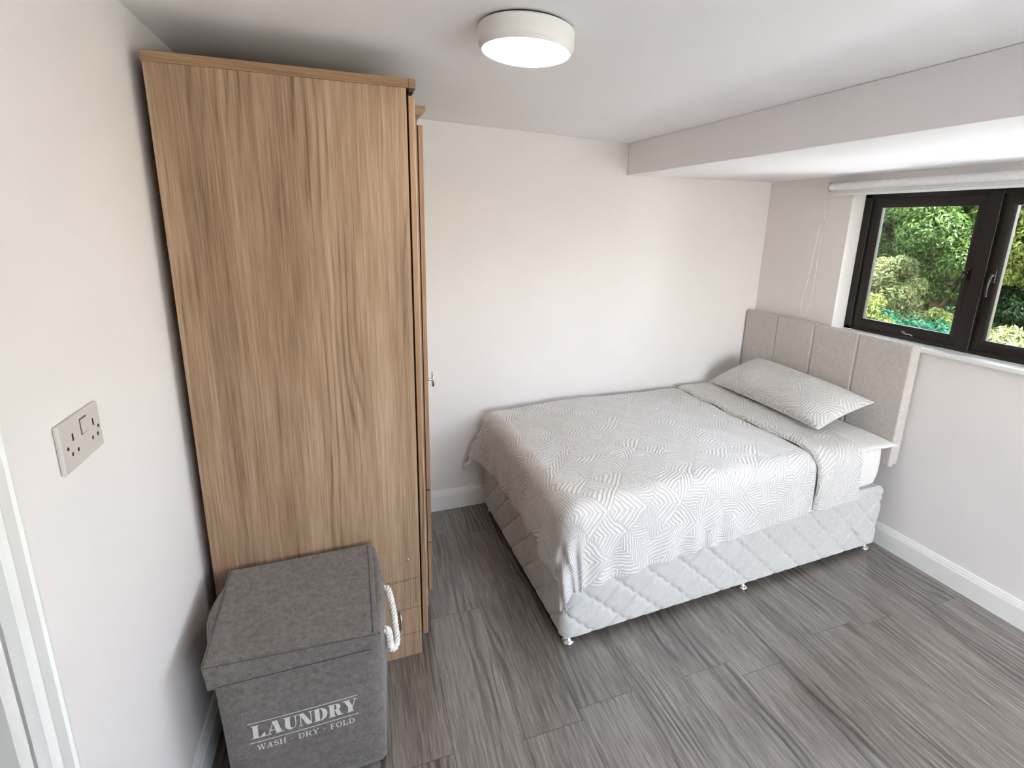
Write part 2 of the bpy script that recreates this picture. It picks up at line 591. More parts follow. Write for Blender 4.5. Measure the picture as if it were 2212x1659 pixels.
# baseboards: moulded profile (depth, height)
BBH = 0.124
PROF = [(0, 0), (0.018, 0), (0.018, 0.092), (0.0165, 0.094), (0.0165, 0.098), (0.014, 0.100), (0.013, 0.108), (0.0095, 0.113), (0.0085, 0.120), (0.005, BBH), (0, BBH)]
bm = prism(bmesh.new(), PROF, (0.2, D, 0), (W, D, 0), (0, -1, 0), (0, 0, 1))
struct(obj('baseboard_back', bm, 'gloss_white'))
bm = prism(bmesh.new(), PROF, (W, YF, 0), (W, D, 0), (-1, 0, 0), (0, 0, 1))
struct(obj('baseboard_right', bm, 'gloss_white'))
bm = prism(bmesh.new(), PROF, (xl(1.02), 1.016, 0), (xl(D), D, 0), (1, 0, 0), (0, 0, 1))
struct(obj('baseboard_left', bm, 'gloss_white'))

# doorway in the left wall
door = thing('door_1', (xl(0.6), 0.6, 0), 'white moulded door frame in the left wall nearest the camera', 'door')
del door['category']
door['kind'] = 'structure'
AR = [(0, 0), (0.075, 0), (0.075, 0.012), (0.070, 0.015), (0.064, 0.0155), (0.060, 0.012), (0.056, 0.012), (0.050, 0.017), (0.022, 0.020), (0.014, 0.022), (0.008, 0.019), (0.0, 0.017)]
bm = bmesh.new()
x1_ = xl(DY1)
prism(bm, AR, (x1_, DY1 + 0.008, 0), (x1_, DY1 + 0.008, DZ + 0.07), (0.03, 1, 0), (1, 0, 0))
x0_ = xl(DY0)
prism(bm, [(-a, b) for a, b in AR], (x0_, DY0 - 0.008, 0), (x0_, DY0 - 0.008, DZ + 0.07), (0.03, 1, 0), (1, 0, 0))
prism(bm, AR, (x0_, DY0 - 0.08, DZ), (x1_ + 0.002, DY1 + 0.08, DZ), (0, 0, 1), (1, 0, 0))
obj('architrave', bm, 'gloss_white', door)
bm = bmesh.new()
bx(bm, -0.121, 0.0, DY1 - 0.025, DY1 + 0.01, 0, DZ, lw)
bx(bm, -0.121, 0.0, DY0 - 0.01, DY0 + 0.025, 0, DZ, lw)
bx(bm, -0.121, 0.0, DY0 - 0.01, DY1 + 0.01, DZ - 0.025, DZ + 0.01, lw)
bx(bm, -0.075, -0.045, DY1 - 0.037, DY1 - 0.024, 0, DZ - 0.02, lw)
bx(bm, -0.075, -0.045, DY0 + 0.024, DY0 + 0.037, 0, DZ - 0.02, lw)
obj('door_lining', bm, 'door_paint', door, bev=0.0015)
# hallway beyond the doorway
bm = bmesh.new()
bx(bm, -1.35, -1.25, -0.8, 2.0, 0, H + .1)
bx(bm, -1.3, -0.17, 1.55, 1.65, 0, H + .1)
bx(bm, -1.3, -0.2, -0.8, -0.7, 0, H + .1)
struct(obj('wall_hall', bm, 'wall'))
struct(obj('floor_hall', box(-1.3, -0.13, -0.8, 1.65, -0.12, -0.004), 'carpet'))
struct(obj('ceiling_hall', box(-1.4, -0.2, -0.8, 1.65, H + 0.02, H + 0.14), 'ceiling'))

# ------------------------------------------------------------------ window
win = thing('window_1', (W + RX, 1.2, SILL), 'dark bronze framed casement window with several lights above the headboard', 'window')
del win['category']
win['kind'] = 'structure'
WX = W + RX
bm = bmesh.new()
fz0, fz1 = SILL, HEAD
bx(bm, WX, WX + 0.07, WIN_Y1 - 0.045, WIN_Y1, fz0, fz1)
bx(bm, WX, WX + 0.07, WIN_Y0, WIN_Y0 + 0.045, fz0, fz1)
bx(bm, WX, WX + 0.07, WIN_Y0, WIN_Y1, fz0, fz0 + 0.022)
bx(bm, WX, WX + 0.07, WIN_Y0, WIN_Y1, 1.912, fz1)
MUL = (1.543, 0.845, 0.147)
for my in MUL:
    bx(bm, WX - 0.004, WX + 0.07, my - 0.031, my + 0.031, fz0, 1.93)
obj('window_frame', bm, 'window_frame', win, bev=0.004)
sashes = [(MUL[0] + 0.029, WIN_Y1 - 0.043), (MUL[1] + 0.029, MUL[0] - 0.029), (MUL[2] + 0.029, MUL[1] - 0.029), (WIN_Y0 + 0.043, MUL[2] - 0.029)]
for k, (a, b) in enumerate(sashes):
    z0, z1 = fz0 + 0.02, 1.915
    bm = bmesh.new()
    sw = 0.052
    prof = [(0, 0.0), (0.034, 0.0), (0.046, 0.010), (0.052, 0.014), (0.052, 0.042), (0.0, 0.042)]
    # mitred ring
    rings = []
    for u, d in prof:
        rings.append([bm.verts.new(Vector((WX + 0.014 + d, yy, zz))) for yy, zz in ((a + u, z0 + u), (b - u, z0 + u), (b - u, z1 - u), (a + u, z1 - u))])
    for i in range(len(prof)):
        r0, r1 = rings[i], rings[(i + 1) % len(prof)]
        for j in range(4):
            bm.faces.new((r0[j], r0[(j + 1) % 4], r1[(j + 1) % 4], r1[j]))
    s_ = obj('sash', bm, 'window_frame', win, bev=0.0015)
    g = obj('glass_pane', box(WX + 0.038, WX + 0.042, a + sw - 0.004, b - sw + 0.004, z0 + sw - 0.004, z1 - sw + 0.004), 'glass', win)
    bm = bmesh.new()
    gx = WX + 0.030
    for (p_, q) in (((gx, a + sw, z0 + sw), (gx, b - sw, z0 + sw)), ((gx, b - sw, z0 + sw), (gx, b - sw, z1 - sw)), ((gx, b - sw, z1 - sw), (gx, a + sw, z1 - sw)), ((gx, a + sw, z1 - sw), (gx, a + sw, z0 + sw))):
        tube(bm, [p_, q], 0.0014, 6)
    obj('gasket', bm, 'gasket', win)

def window_handle(y, z, side):
    r = obj('handle', box(WX + 0.006, WX + 0.0145, y - 0.011, y + 0.011, z - 0.03, z + 0.035), 'handle_dark', win, bev=0.003)
    bm = bmesh.new()
    lathe(bm, [(0.009, 0), (0.009, -0.014), (0.007, -0.018)], (WX + 0.008, y, z + 0.008), 14, 'x')
    pts = []
    for i in range(9):
        t = i / 8
        pts.append((WX - 0.010 - 0.012 * math.sin(t * PI * 0.8), y + side * (0.004 + 0.030 * t ** 1.5 if side else 0), z + 0.010 - 0.105 * t))
    tube(bm, pts, [0.0075 - 0.0025 * i / 8 for i in range(9)], 8)
    obj('lever', bm, 'handle_dark', r, smooth=True)
window_handle(MUL[0] + 0.052, 1.535, 1)
window_handle(MUL[0] - 0.060, 1.530, 0)
# stay on the lower rail of the far sash
bm = bmesh.new()
tube(bm, [(WX + 0.010, 1.86, 1.192), (WX + 0.002, 1.845, 1.196), (WX + 0.002, 1.83, 1.184), (WX + 0.002, 1.81, 1.186), (WX + 0.010, 1.795, 1.178)], 0.0035, 8)
lathe(bm, [(0.006, 0), (0.006, -0.012)], (WX + 0.014, 1.845, 1.19), 10, 'x')
obj('window_stay', bm, 'nickel', win, smooth=True)
sill = obj('window_sill', box(W - 0.022, WX + 0.002, WIN_Y0 - 0.0, WIN_Y1, SILL - 0.022, SILL), 'gloss_white', win, bev=0.004)

# ------------------------------------------------------------------ roller blind
blind = thing('roller_blind', (W - 0.04, 1.2, 1.98), 'white roller blind rolled up at the top of the window', 'blind')
BY0, BY1 = -0.68, 2.345
RXc, RZ = W - 0.040, 1.975
obj('roller', lathe(bmesh.new(), [(0.021, BY0), (0.021, BY1 - 0.004)], (RXc, 0, RZ), 32, 'y'), 'blind', blind, smooth=False, bev=0.001)
bm = bmesh.new()
bx(bm, RXc + 0.0185, RXc + 0.0205, BY0 + 0.02, BY1 - 0.03, 1.936, RZ)
obj('blind_fabric', bm, 'blind', blind)
obj('bottom_rail', box(RXc + 0.0135, RXc + 0.0255, BY0 + 0.02, BY1 - 0.03, 1.924, 1.940), 'gloss_white', blind, bev=0.003)
bm = lathe(bmesh.new(), [(0.024, BY1), (0.026, BY1 + 0.003), (0.026, BY1 + 0.011), (0.022, BY1 + 0.014)], (RXc, 0, RZ), 32, 'y')
bx(bm, RXc + 0.005, W, BY1 + 0.001, BY1 + 0.005, RZ - 0.02, RZ + 0.026)
obj('bracket', bm, 'plastic', blind, bev=0.001)
bm = lathe(bmesh.new(), [(0.0245, BY1 - 0.006), (0.0265, BY1 - 0.004), (0.0265, BY1 - 0.001), (0.0245, BY1)], (RXc, 0, RZ), 32, 'y')
obj('end_ring', bm, 'nickel', blind)
# bead chain loop
ch = []
cy = BY1 + 0.008
n_ = 34
for i in range(n_):                            # down the far side
    t = i / n_
    ch.append((RXc - 0.018 - 0.003 * t, cy + 0.003 + 0.055 * t ** 2.2, RZ - 0.005 - t * 0.72))
for i in range(13):                            # round the bottom
    a = i / 12 * PI
    ch.append((RXc - 0.019, cy + 0.029 + 0.028 * math.cos(a), RZ - 0.725 - 0.058 * math.sin(a)))
for i in range(n_):
    t = 1 - i / n_
    ch.append((RXc + 0.0 * t, cy + 0.001, RZ - 0.005 - t * 0.72))
chain = bmesh.new()
tube(chain, ch, 0.0013, 6)
L = 0.0
for i in range(len(ch) - 1):
    a, b = Vector(ch[i]), Vector(ch[i + 1])
    ln = (b - a).length
    while L < ln:
        bmesh.ops.create_icosphere(chain, subdivisions=1, radius=0.0033, matrix=Matrix.Translation(a + (b - a) * (L / ln)))
        L += 0.0078
    L -= ln
obj('bead_chain', chain, 'plastic', blind, smooth=True)

# ------------------------------------------------------------------ ceiling lamp
LX, LY = 0.9465, 1.4508
lamp = thing('ceiling_light', (LX, LY, H), 'round white drum ceiling light, lit', 'light')
obj('mounting_plate', lathe(bmesh.new(), [(0.114, 0.0), (0.114, -0.008)], (LX, LY, H), 64), 'dark_hole', lamp)
bm = bmesh.new()
lathe(bm, [(0.10, -0.006), (0.122, -0.006), (0.1255, -0.010), (0.1255, -0.043), (0.1235, -0.050), (0.1195, -0.054), (0.1185, -0.0585), (0.1165, -0.0605), (0.1135, -0.0600), (0.1125, -0.052), (0.10, -0.052)], (LX, LY, H), 96)
obj('drum_casing', bm, 'plastic', lamp, smooth=True, bev=0.0006)
prof = [(0.1122, -0.050), (0.1122, -0.0595), (0.110, -0.0625), (0.100, -0.066), (0.07, -0.0705), (0.035, -0.073), (0.004, -0.0735)]
obj('diffuser', lathe(bmesh.new(), prof, (LX, LY, H), 96), 'lamp', lamp, smooth=True)

# ------------------------------------------------------------------ socket on the left wall
sk = thing('wall_socket', (xl(1.22), 1.22, 1.24), 'white double plug socket on the left wall', 'socket')
SX = xl(1.218)
SY0, SY1, SZ0, SZ1 = 1.158, 1.314, 1.196, 1.291
SK = lambda x, y, z: (SX + (y - 1.218) * 0.03 + x, y, z)
bm = bmesh.new()
bx(bm, 0.0, 0.009, SY0, SY1, SZ0, SZ1, SK)
obj('face_plate', bm, 'socket_plastic', sk, bev=0.004, seg=3)
sm_ = (SY0 + SY1) / 2
zc = (SZ0 + SZ1) / 2
sw_ = obj('switch', box(0.008, 0.0118, sm_ - 0.002, sm_ + 0.020, zc + 0.006, zc + 0.034, SK), 'socket_plastic', sk, bev=0.001)
obj('switch_surround', box(0.0085, 0.0094, sm_ - 0.004, sm_ + 0.022, zc + 0.004, zc + 0.036, SK), 'dark_gap', sk)
for c_ in (SY0 + 0.043, SY1 - 0.032):
    bm = bmesh.new()
    bx(bm, 0.0085, 0.0094, c_ - 0.003, c_ + 0.002, zc + 0.006, zc + 0.020, SK)
    for dy in (-0.0115, 0.0105):
        bx(bm, 0.0085, 0.0094, c_ + dy - 0.002, c_ + dy + 0.0035, zc - 0.020, zc - 0.013, SK)
    obj('pin_holes', bm, 'dark_hole', sk)
for c_ in (SY0 + 0.020, SY1 - 0.014):
    obj('screw', lathe(bmesh.new(), [(0.0036, 0.0088), (0.0036, 0.0096)], (SX + (c_ - 1.218) * 0.03, c_, zc - 0.002), 14, 'x'), 'dark_gap', sk)

# ------------------------------------------------------------------ wardrobes
def wardrobe_near():
    t = thing('wardrobe', (0.36, 1.93, 0), 'tall oak-effect wardrobe whose broad side panel faces the camera', 'wardrobe')
    y0, y1 = 1.800, 2.040
    x0, x1 = 0.030, 0.683
    zt = 2.066
    tl = lambda x, y, z: (x, y, z - (0.024 * (0.69 - x) / 0.66 if z > 1 else 0))
    bm = bmesh.new()
    bx(bm, x0, x1, y0, y0 + 0.016, 0, zt, tl)
    obj('side_panel', bm, 'oak', t, bev=0.0008)
    obj('side_panel', box(x0, x1, y1 - 0.016, y1, 0, zt, tl), 'oak', t, bev=0.0008)
    bm = bmesh.new()
    bx(bm, x0 + 0.005, x0 + 0.010, y0 + 0.016, y1 - 0.016, 0.05, zt)
    obj('back_panel', bm, 'oak', t)
    bm = bmesh.new()
    bx(bm, x0 + 0.02, x1 - 0.012, y0 + 0.016, y1 - 0.016, 0.0, 0.07)
    obj('plinth', bm, 'oak_x', t)
    # top with thick edge
    bm = bmesh.new()
    bx(bm, x0 - 0.002, 0.690, y0 - 0.003, y1, zt, zt + 0.026, tl)
    o = obj('top_board', bm, 'oak_x', t, bev=0.0008)
    obj('top_edging', box(0.6905, 0.711, y0 - 0.003, y1, zt, zt + 0.026), 'oak_x', t, bev=0.0008)
    obj('front_lip', box(0.6905, 0.705, y0 + 0.002, y1, zt - 0.010, zt), 'dark_gap', t)
    # door standing a little off the carcass
    d = obj('door', box(0.689, 0.706, y0 + 0.001, y1 - 0.004, 0.085, 2.045), 'oak_b', t, bev=0.0008)
    obj('door_edging', box(0.7055, 0.7072, y0 + 0.0008, y0 + 0.004, 0.086, 2.044), 'pale_edge', d)
    # marks on the lower side panel: scored joints, screw cap
    yy = y0 - 0.0004
    for (xa, za, xb_, zb_) in ((0.555, 0.349, 0.676, 0.353), (0.556, 0.342, 0.640, 0.345), (0.578, 0.218, 0.682, 0.222), (0.585, 0.102, 0.682, 0.103), (0.655, 0.222, 0.655, 0.348), (0.664, 0.240, 0.664, 0.352)):
        if abs(za - zb_) > 0.05:
            g_ = box(xa, xa + 0.0012, yy, y0 + 0.001, za, zb_)
        else:
            g_ = box(xa, xb_, yy, y0 + 0.001, min(za, zb_), min(za, zb_) + 0.0013)
        obj('scored_joint', g_, 'dark_gap', t)
    obj('screw', lathe(bmesh.new(), [(0.0042, -0.002), (0.0042, 0.001)], (0.640, y0, 0.435), 14, 'y'), 'nickel', t, smooth=True)
    bm = bmesh.new()
    pts = [(0.603, y0 + 0.002, 0.212), (0.604, y0 - 0.012, 0.206), (0.606, y0 - 0.020, 0.185), (0.605, y0 - 0.020, 0.160), (0.599, y0 - 0.012, 0.135), (0.592, y0 + 0.002, 0.124)]
    tube(bm, pts, 0.0042, 10)
    obj('handle', bm, 'nickel', t, smooth=True)
    return t
wardrobe_near()

def wardrobe_far():
    t = thing('wardrobe', (0.42, 2.4, 0), 'second oak-effect wardrobe between the nearer one and the back wall', 'wardrobe')
    y0, y1 = 2.052, 2.80
    x0, x1 = 0.045, 0.748
    zt = 2.055
    obj('side_panel', box(x0, x1, y0, y0 + 0.016, 0, zt), 'oak', t)
    obj('side_panel', box(x0, x1, y1 - 0.016, y1, 0, zt), 'oak', t)
    obj('back_panel', box(x0 + 0.004, x0 + 0.010, y0 + 0.016, y1 - 0.016, 0.05, zt), 'oak', t)
    obj('plinth', box(x0 + 0.02, x1 - 0.014, y0 + 0.016, y1 - 0.016, 0.0, 0.07), 'oak_x', t)
    # moulded cornice
    bm = bmesh.new()
    prism(bm, [(0.70, 0.0), (0.757, 0.0), (0.762, 0.005), (0.772, 0.012), (0.776, 0.016), (0.776, 0.032), (0.70, 0.032)], (0, y0 - 0.004, 2.038), (0, y1, 2.038), (1, 0, 0), (0, 0, 1))
    obj('cornice', bm, 'oak_x', t)
    obj('top_board', box(x0, 0.72, y0, y1, zt - 0.002, zt + 0.014), 'oak_x', t)
    ym = (y0 + y1) / 2
    for a, b in ((y0 + 0.001, ym - 0.002), (ym + 0.002, y1 - 0.001)):
        d = obj('door', box(0.752, 0.768, a, b, 0.575, 2.008), 'oak_b', t, bev=0.0008)
        yh = b - 0.05 if a < ym - 0.1 else a + 0.05
        bm = bmesh.new()
        if a < ym - 0.1:
            yh = a + 0.05
        tube(bm, [(0.766, yh, 1.045), (0.795, yh, 1.045)], 0.005, 10)
        tube(bm, [(0.795, yh, 1.015), (0.795, yh, 1.075)], 0.0055, 10)
        obj('handle', bm, 'chrome', d, smooth=True)
    for i, (za, zb_) in enumerate(((0.325, 0.568), (0.078, 0.318))):
        d = obj('drawer', box(0.752, 0.768, y0 + 0.001, y1 - 0.001, za, zb_), 'oak_b', t, bev=0.0008)
        bm = lathe(bmesh.new(), [(0.004, 0.766), (0.004, 0.780), (0.010, 0.784), (0.011, 0.792), (0.007, 0.796)], (0, ym, (za + zb_) / 2), 16, 'x')
        obj('knob', bm, 'nickel', d, smooth=True)
    return t
wardrobe_far()

# ------------------------------------------------------------------ laundry hamper
hm = thing('laundry_hamper', (0.31, 1.58, 0), 'grey felt laundry hamper with rope handle standing against the wardrobe', 'hamper')
# body: square plan, front flat, side walls bellying out and rising behind the lid
hx0, hx1, hy0, hy1 = 0.100, 0.512, 1.412, 1.752
def hamper_ring(z, k):
    """k 0..1 along height; returns perimeter points"""
    pts = []
    r = 0.012
    b = math.sin(min(1, k) * PI * 0.62)
    n = 14
    xl0 = hx0 + 0.004 * (1 - k) - 0.004 * k
    xr0 = hx1
    for i in range(n + 1):                       # front, left to right
        t = i / n
        pts.append((xl0 + r + (xr0 - xl0 - 2 * r) * t, hy0 - 0.004 * math.sin(t * PI) * b, z))
    for i in range(n + 1):                       # right side
        t = i / n
        pts.append((xr0 + 0.018 * math.sin(t * PI) * (0.25 + 0.75 * b) + 0.012 * t, hy0 + r + (hy1 - hy0 - 2 * r) * t, z))
    for i in range(n + 1):                       # back
        t = i / n
        pts.append((xr0 + 0.012 - r - (xr0 + 0.012 - xl0 - 2 * r) * t, hy1, z))
    for i in range(n + 1):                       # left side
        t = i / n
        pts.append((xl0 - (0.034 * b + 0.004) * math.sin(t * PI), hy1 - r - (hy1 - hy0 - 2 * r) * t, z))
    return pts
NZ = 16
rows = []
for j in range(NZ + 1):
    k = j / NZ
    ring = []
    for (x, y, z) in hamper_ring(0, k):
        u = (y - hy0) / (hy1 - hy0)
        top = 0.478 + 0.052 * u + (0.012 * (0.5 - (x - hx0) / (hx1 - hx0)) * 2 * (1 - u))
        side = min(abs(x - hx0), abs(x - hx1 - 0.01))
        if side < 0.05 and 0.04 < u < 0.985:
            top += 0.022 * math.sin(u * PI) ** 0.5
        ring.append((x, y, 0.004 + (top - 0.004) * k))
    rows.append(ring)
P_ = np.array(rows).transpose(1, 0, 2)
body = grid_mesh('fabric_body', P_, 'hamper', hm, close_u=True)
so = body.modifiers.new('thick', 'SOLIDIFY')
so.thickness = 0.004
so.offset = 1
# dark inside floor/cap so that it is not see-through
bm = bmesh.new()
bx(bm, hx0 + 0.01, hx1 - 0.004, hy0 + 0.012, hy1 - 0.012, 0.003, 0.010)
obj('base_panel', bm, 'hamper', hm)
# lid
def lid_pt(u, v):
    """u 0..1 left-right, v 0..1 front-back"""
    fl, frr = Vector((0.073, 1.396, 0.526)), Vector((0.509, 1.394, 0.499))
    bl, br = Vector((0.081, 1.768, 0.551)), Vector((0.517, 1.768, 0.553))
    p_ = (fl * (1 - u) + frr * u) * (1 - v) + (bl * (1 - u) + br * u) * v
    p_.z -= 0.010 * math.sin(u * PI) * math.sin(v * PI) ** 0.7
    p_.z -= 0.004 * math.exp(-((u - 0.82) / 0.1) ** 2 - ((v - 0.25) / 0.12) ** 2)
    return p_
nu, nv = 36, 32
T = np.array([[lid_pt(i / nu, j / nv) for j in range(nv + 1)] for i in range(nu + 1)])
lid = grid_mesh('lid', T, 'hamper', hm)
so = lid.modifiers.new('thick', 'SOLIDIFY')
so.thickness = 0.007
so.offset = -1
bv = lid.modifiers.new('edge', 'BEVEL')
bv.width = 0.002
# hanging front lip of the lid
bm = bmesh.new()
NL = 24
prev = None
for i in range(NL + 1):
    t = i / NL
    a = lid_pt(t, 0)
    lowz = 0.443 * (1 - t) + 0.437 * t + 0.0015 * math.sin(t * 9)
    sect = [Vector((a.x, a.y - 0.0015, a.z - 0.001)), Vector((a.x + 0.004 * (1 - 2 * t), a.y - 0.002, (a.z + lowz) / 2)), Vector((a.x + 0.012 * (1 - 2 * t) * 0.5, a.y + 0.002, lowz)),
            Vector((a.x + 0.012 * (1 - 2 * t) * 0.5, a.y + 0.008, lowz)), Vector((a.x, a.y + 0.006, a.z - 0.005))]
    cur = [bm.verts.new(s_) for s_ in sect]
    if prev:
        for j in range(5):
            bm.faces.new((prev[j], prev[(j + 1) % 5], cur[(j + 1) % 5], cur[j]))
    else:
        bm.faces.new(cur)
    prev = cur
bm.faces.new(prev[::-1])
obj('lid_lip', bm, 'hamper', hm, bev=0.001)
bm = bmesh.new()
for off in (0.006,):
    tube(bm, [lid_pt(t / 20, 0) + Vector((0, -0.003, -off)) for t in range(21)], 0.0011, 6)
tube(bm, [Vector((lid_pt(t / 20, 0).x, lid_pt(t / 20, 0).y - 0.0008, 0.4495 - 0.006 * t / 20)) for t in range(1, 20)], 0.0011, 6)
tube(bm, [lid_pt(0.012, v / 20) + Vector((0, 0, 0.0008)) for v in range(21)], 0.0014, 6)
tube(bm, [lid_pt(0.965, v / 20) + Vector((0, 0, 0.0008)) for v in range(21)], 0.0014, 6)
obj('piping', bm, 'hamper_seam', hm, smooth=True)

# cloth gussets between the lid's sides and the bellied side walls
def body_top(side, y):
    u = (y - hy0) / (hy1 - hy0)
    bulge = math.sin(min(1, max(0, u)) * PI)
    if side < 0:
        x = hx0 - 0.004 - (0.034 * math.sin(PI * 0.62) + 0.004) * bulge
    else:
        x = hx1 + 0.018 * bulge * (0.25 + 0.75 * math.sin(PI * 0.62)) + 0.012 * u
    top = 0.478 + 0.052 * u + (0.012 * (0.5 - (x - hx0) / (hx1 - hx0)) * 2 * (1 - u))
    if 0.04 < u < 0.985:
        top += 0.022 * math.sin(u * PI) ** 0.5
    return Vector((x, y, top))
for side in (-1, 1):
    G = []
    for i in range(31):
        v = i / 30
        l_ = lid_pt(0.0 if side < 0 else 1.0, v)
        y_ = hy0 + (hy1 - hy0) * min(0.985, max(0.02, v))
        b_ = body_top(side, y_)
        b_.x += side * 0.001
        row = []
        for j in range(5):
            t = j / 4
            q = (l_ + Vector((-side * 0.004, 0, -0.006))) * (1 - t) + b_ * t
            q.z += 0.006 * math.sin(t * PI)
            row.append(q)
        G.append(row)
    gs = grid_mesh('side_gusset', np.array(G), 'hamper', hm)
    so = gs.modifiers.new('thick', 'SOLIDIFY')
    so.thickness = 0.003

# twisted rope handle on the right side
cp = [(0.520, 1.500, 0.412), (0.536, 1.492, 0.415), (0.543, 1.488, 0.398), (0.545, 1.484, 0.365), (0.550, 1.482, 0.345), (0.562, 1.495, 0.341), (0.568, 1.515, 0.352), (0.567, 1.55, 0.368), (0.566, 1.59, 0.395), (0.560, 1.63, 0.424), (0.552, 1.66, 0.436), (0.528, 1.670, 0.430)]
def catmull(cp, n=10):
    cp = [Vector(c) for c in cp]
    cp = [cp[0] * 2 - cp[1]] + cp + [cp[-1] * 2 - cp[-2]]
    out = []
    for i in range(1, len(cp) - 2):
        for k in range(n):
            t = k / n
            p0, p1, p2, p3 = cp[i - 1], cp[i], cp[i + 1], cp[i + 2]
            out.append(0.5 * ((2 * p1) + (-p0 + p2) * t + (2 * p0 - 5 * p1 + 4 * p2 - p3) * t * t + (-p0 + 3 * p1 - 3 * p2 + p3) * t ** 3))
    out.append(cp[-2])
    return out
path = catmull(cp, 14)
bm = bmesh.new()
acc = [0.0]
for a, b in zip(path, path[1:]):
    acc.append(acc[-1] + (b - a).length)
nrm = None
fr_ = []
for i, p_ in enumerate(path):
    d = (path[min(i + 1, len(path) - 1)] - path[max(i - 1, 0)]).normalized()
    if nrm is None:
        nrm = d.orthogonal().normalized()
    nrm = (nrm - d * nrm.dot(d)).normalized()
    fr_.append((nrm.copy(), d.cross(nrm)))
for s_ in range(3):
    strand = []
    for i, p_ in enumerate(path):
        a = acc[i] / 0.036 * 2 * PI / 1.0 + s_ * 2 * PI / 3
        strand.append(p_ + (fr_[i][0] * math.cos(a) + fr_[i][1] * math.sin(a)) * 0.0052)
    tube(bm, strand, 0.0060, 8)
obj('rope_handle', bm, 'rope', hm, smooth=True)
bm = lathe(bmesh.new(), [(0.0125, 0), (0.013, 0.004), (0.009, 0.0055)], (0.5225, 1.500, 0.412), 20, 'x')
obj('eyelet', bm, 'plastic', hm, smooth=True)
bm = bmesh.new()
lathe(bm, [(0.0125, 0), (0.013, 0.004), (0.009, 0.0055)], (0.527, 1.670, 0.430), 20, 'x')
obj('eyelet', bm, 'plastic', hm, smooth=True)

# printed lettering on the front: strips of variable width
def strip(polys, pts, w):
    """pts list of (x,y); w list of (half widths)"""
    n = len(pts)
    L_, R_ = [], []
    for i in range(n):
        a = pts[max(0, i - 1)]
        b = pts[min(n - 1, i + 1)]
        dx, dy = b[0] - a[0], b[1] - a[1]
        l = math.hypot(dx, dy) or 1
        nx, ny = -dy / l, dx / l
        L_.append((pts[i][0] + nx * w[i], pts[i][1] + ny * w[i]))
        R_.append((pts[i][0] - nx * w[i], pts[i][1] - ny * w[i]))
    for i in range(n - 1):
        polys.append([L_[i], L_[i + 1], R_[i + 1], R_[i]])

def rect(polys, x0, y0, x1, y1):
    polys.append([(x0, y0), (x1, y0), (x1, y1), (x0, y1)])

def para(polys, xa, ya, xb_, yb, w):
    """diagonal stroke with level ends, horizontal width w"""
    polys.append([(xa, ya), (xa + w, ya), (xb_ + w, yb), (xb_, yb)])

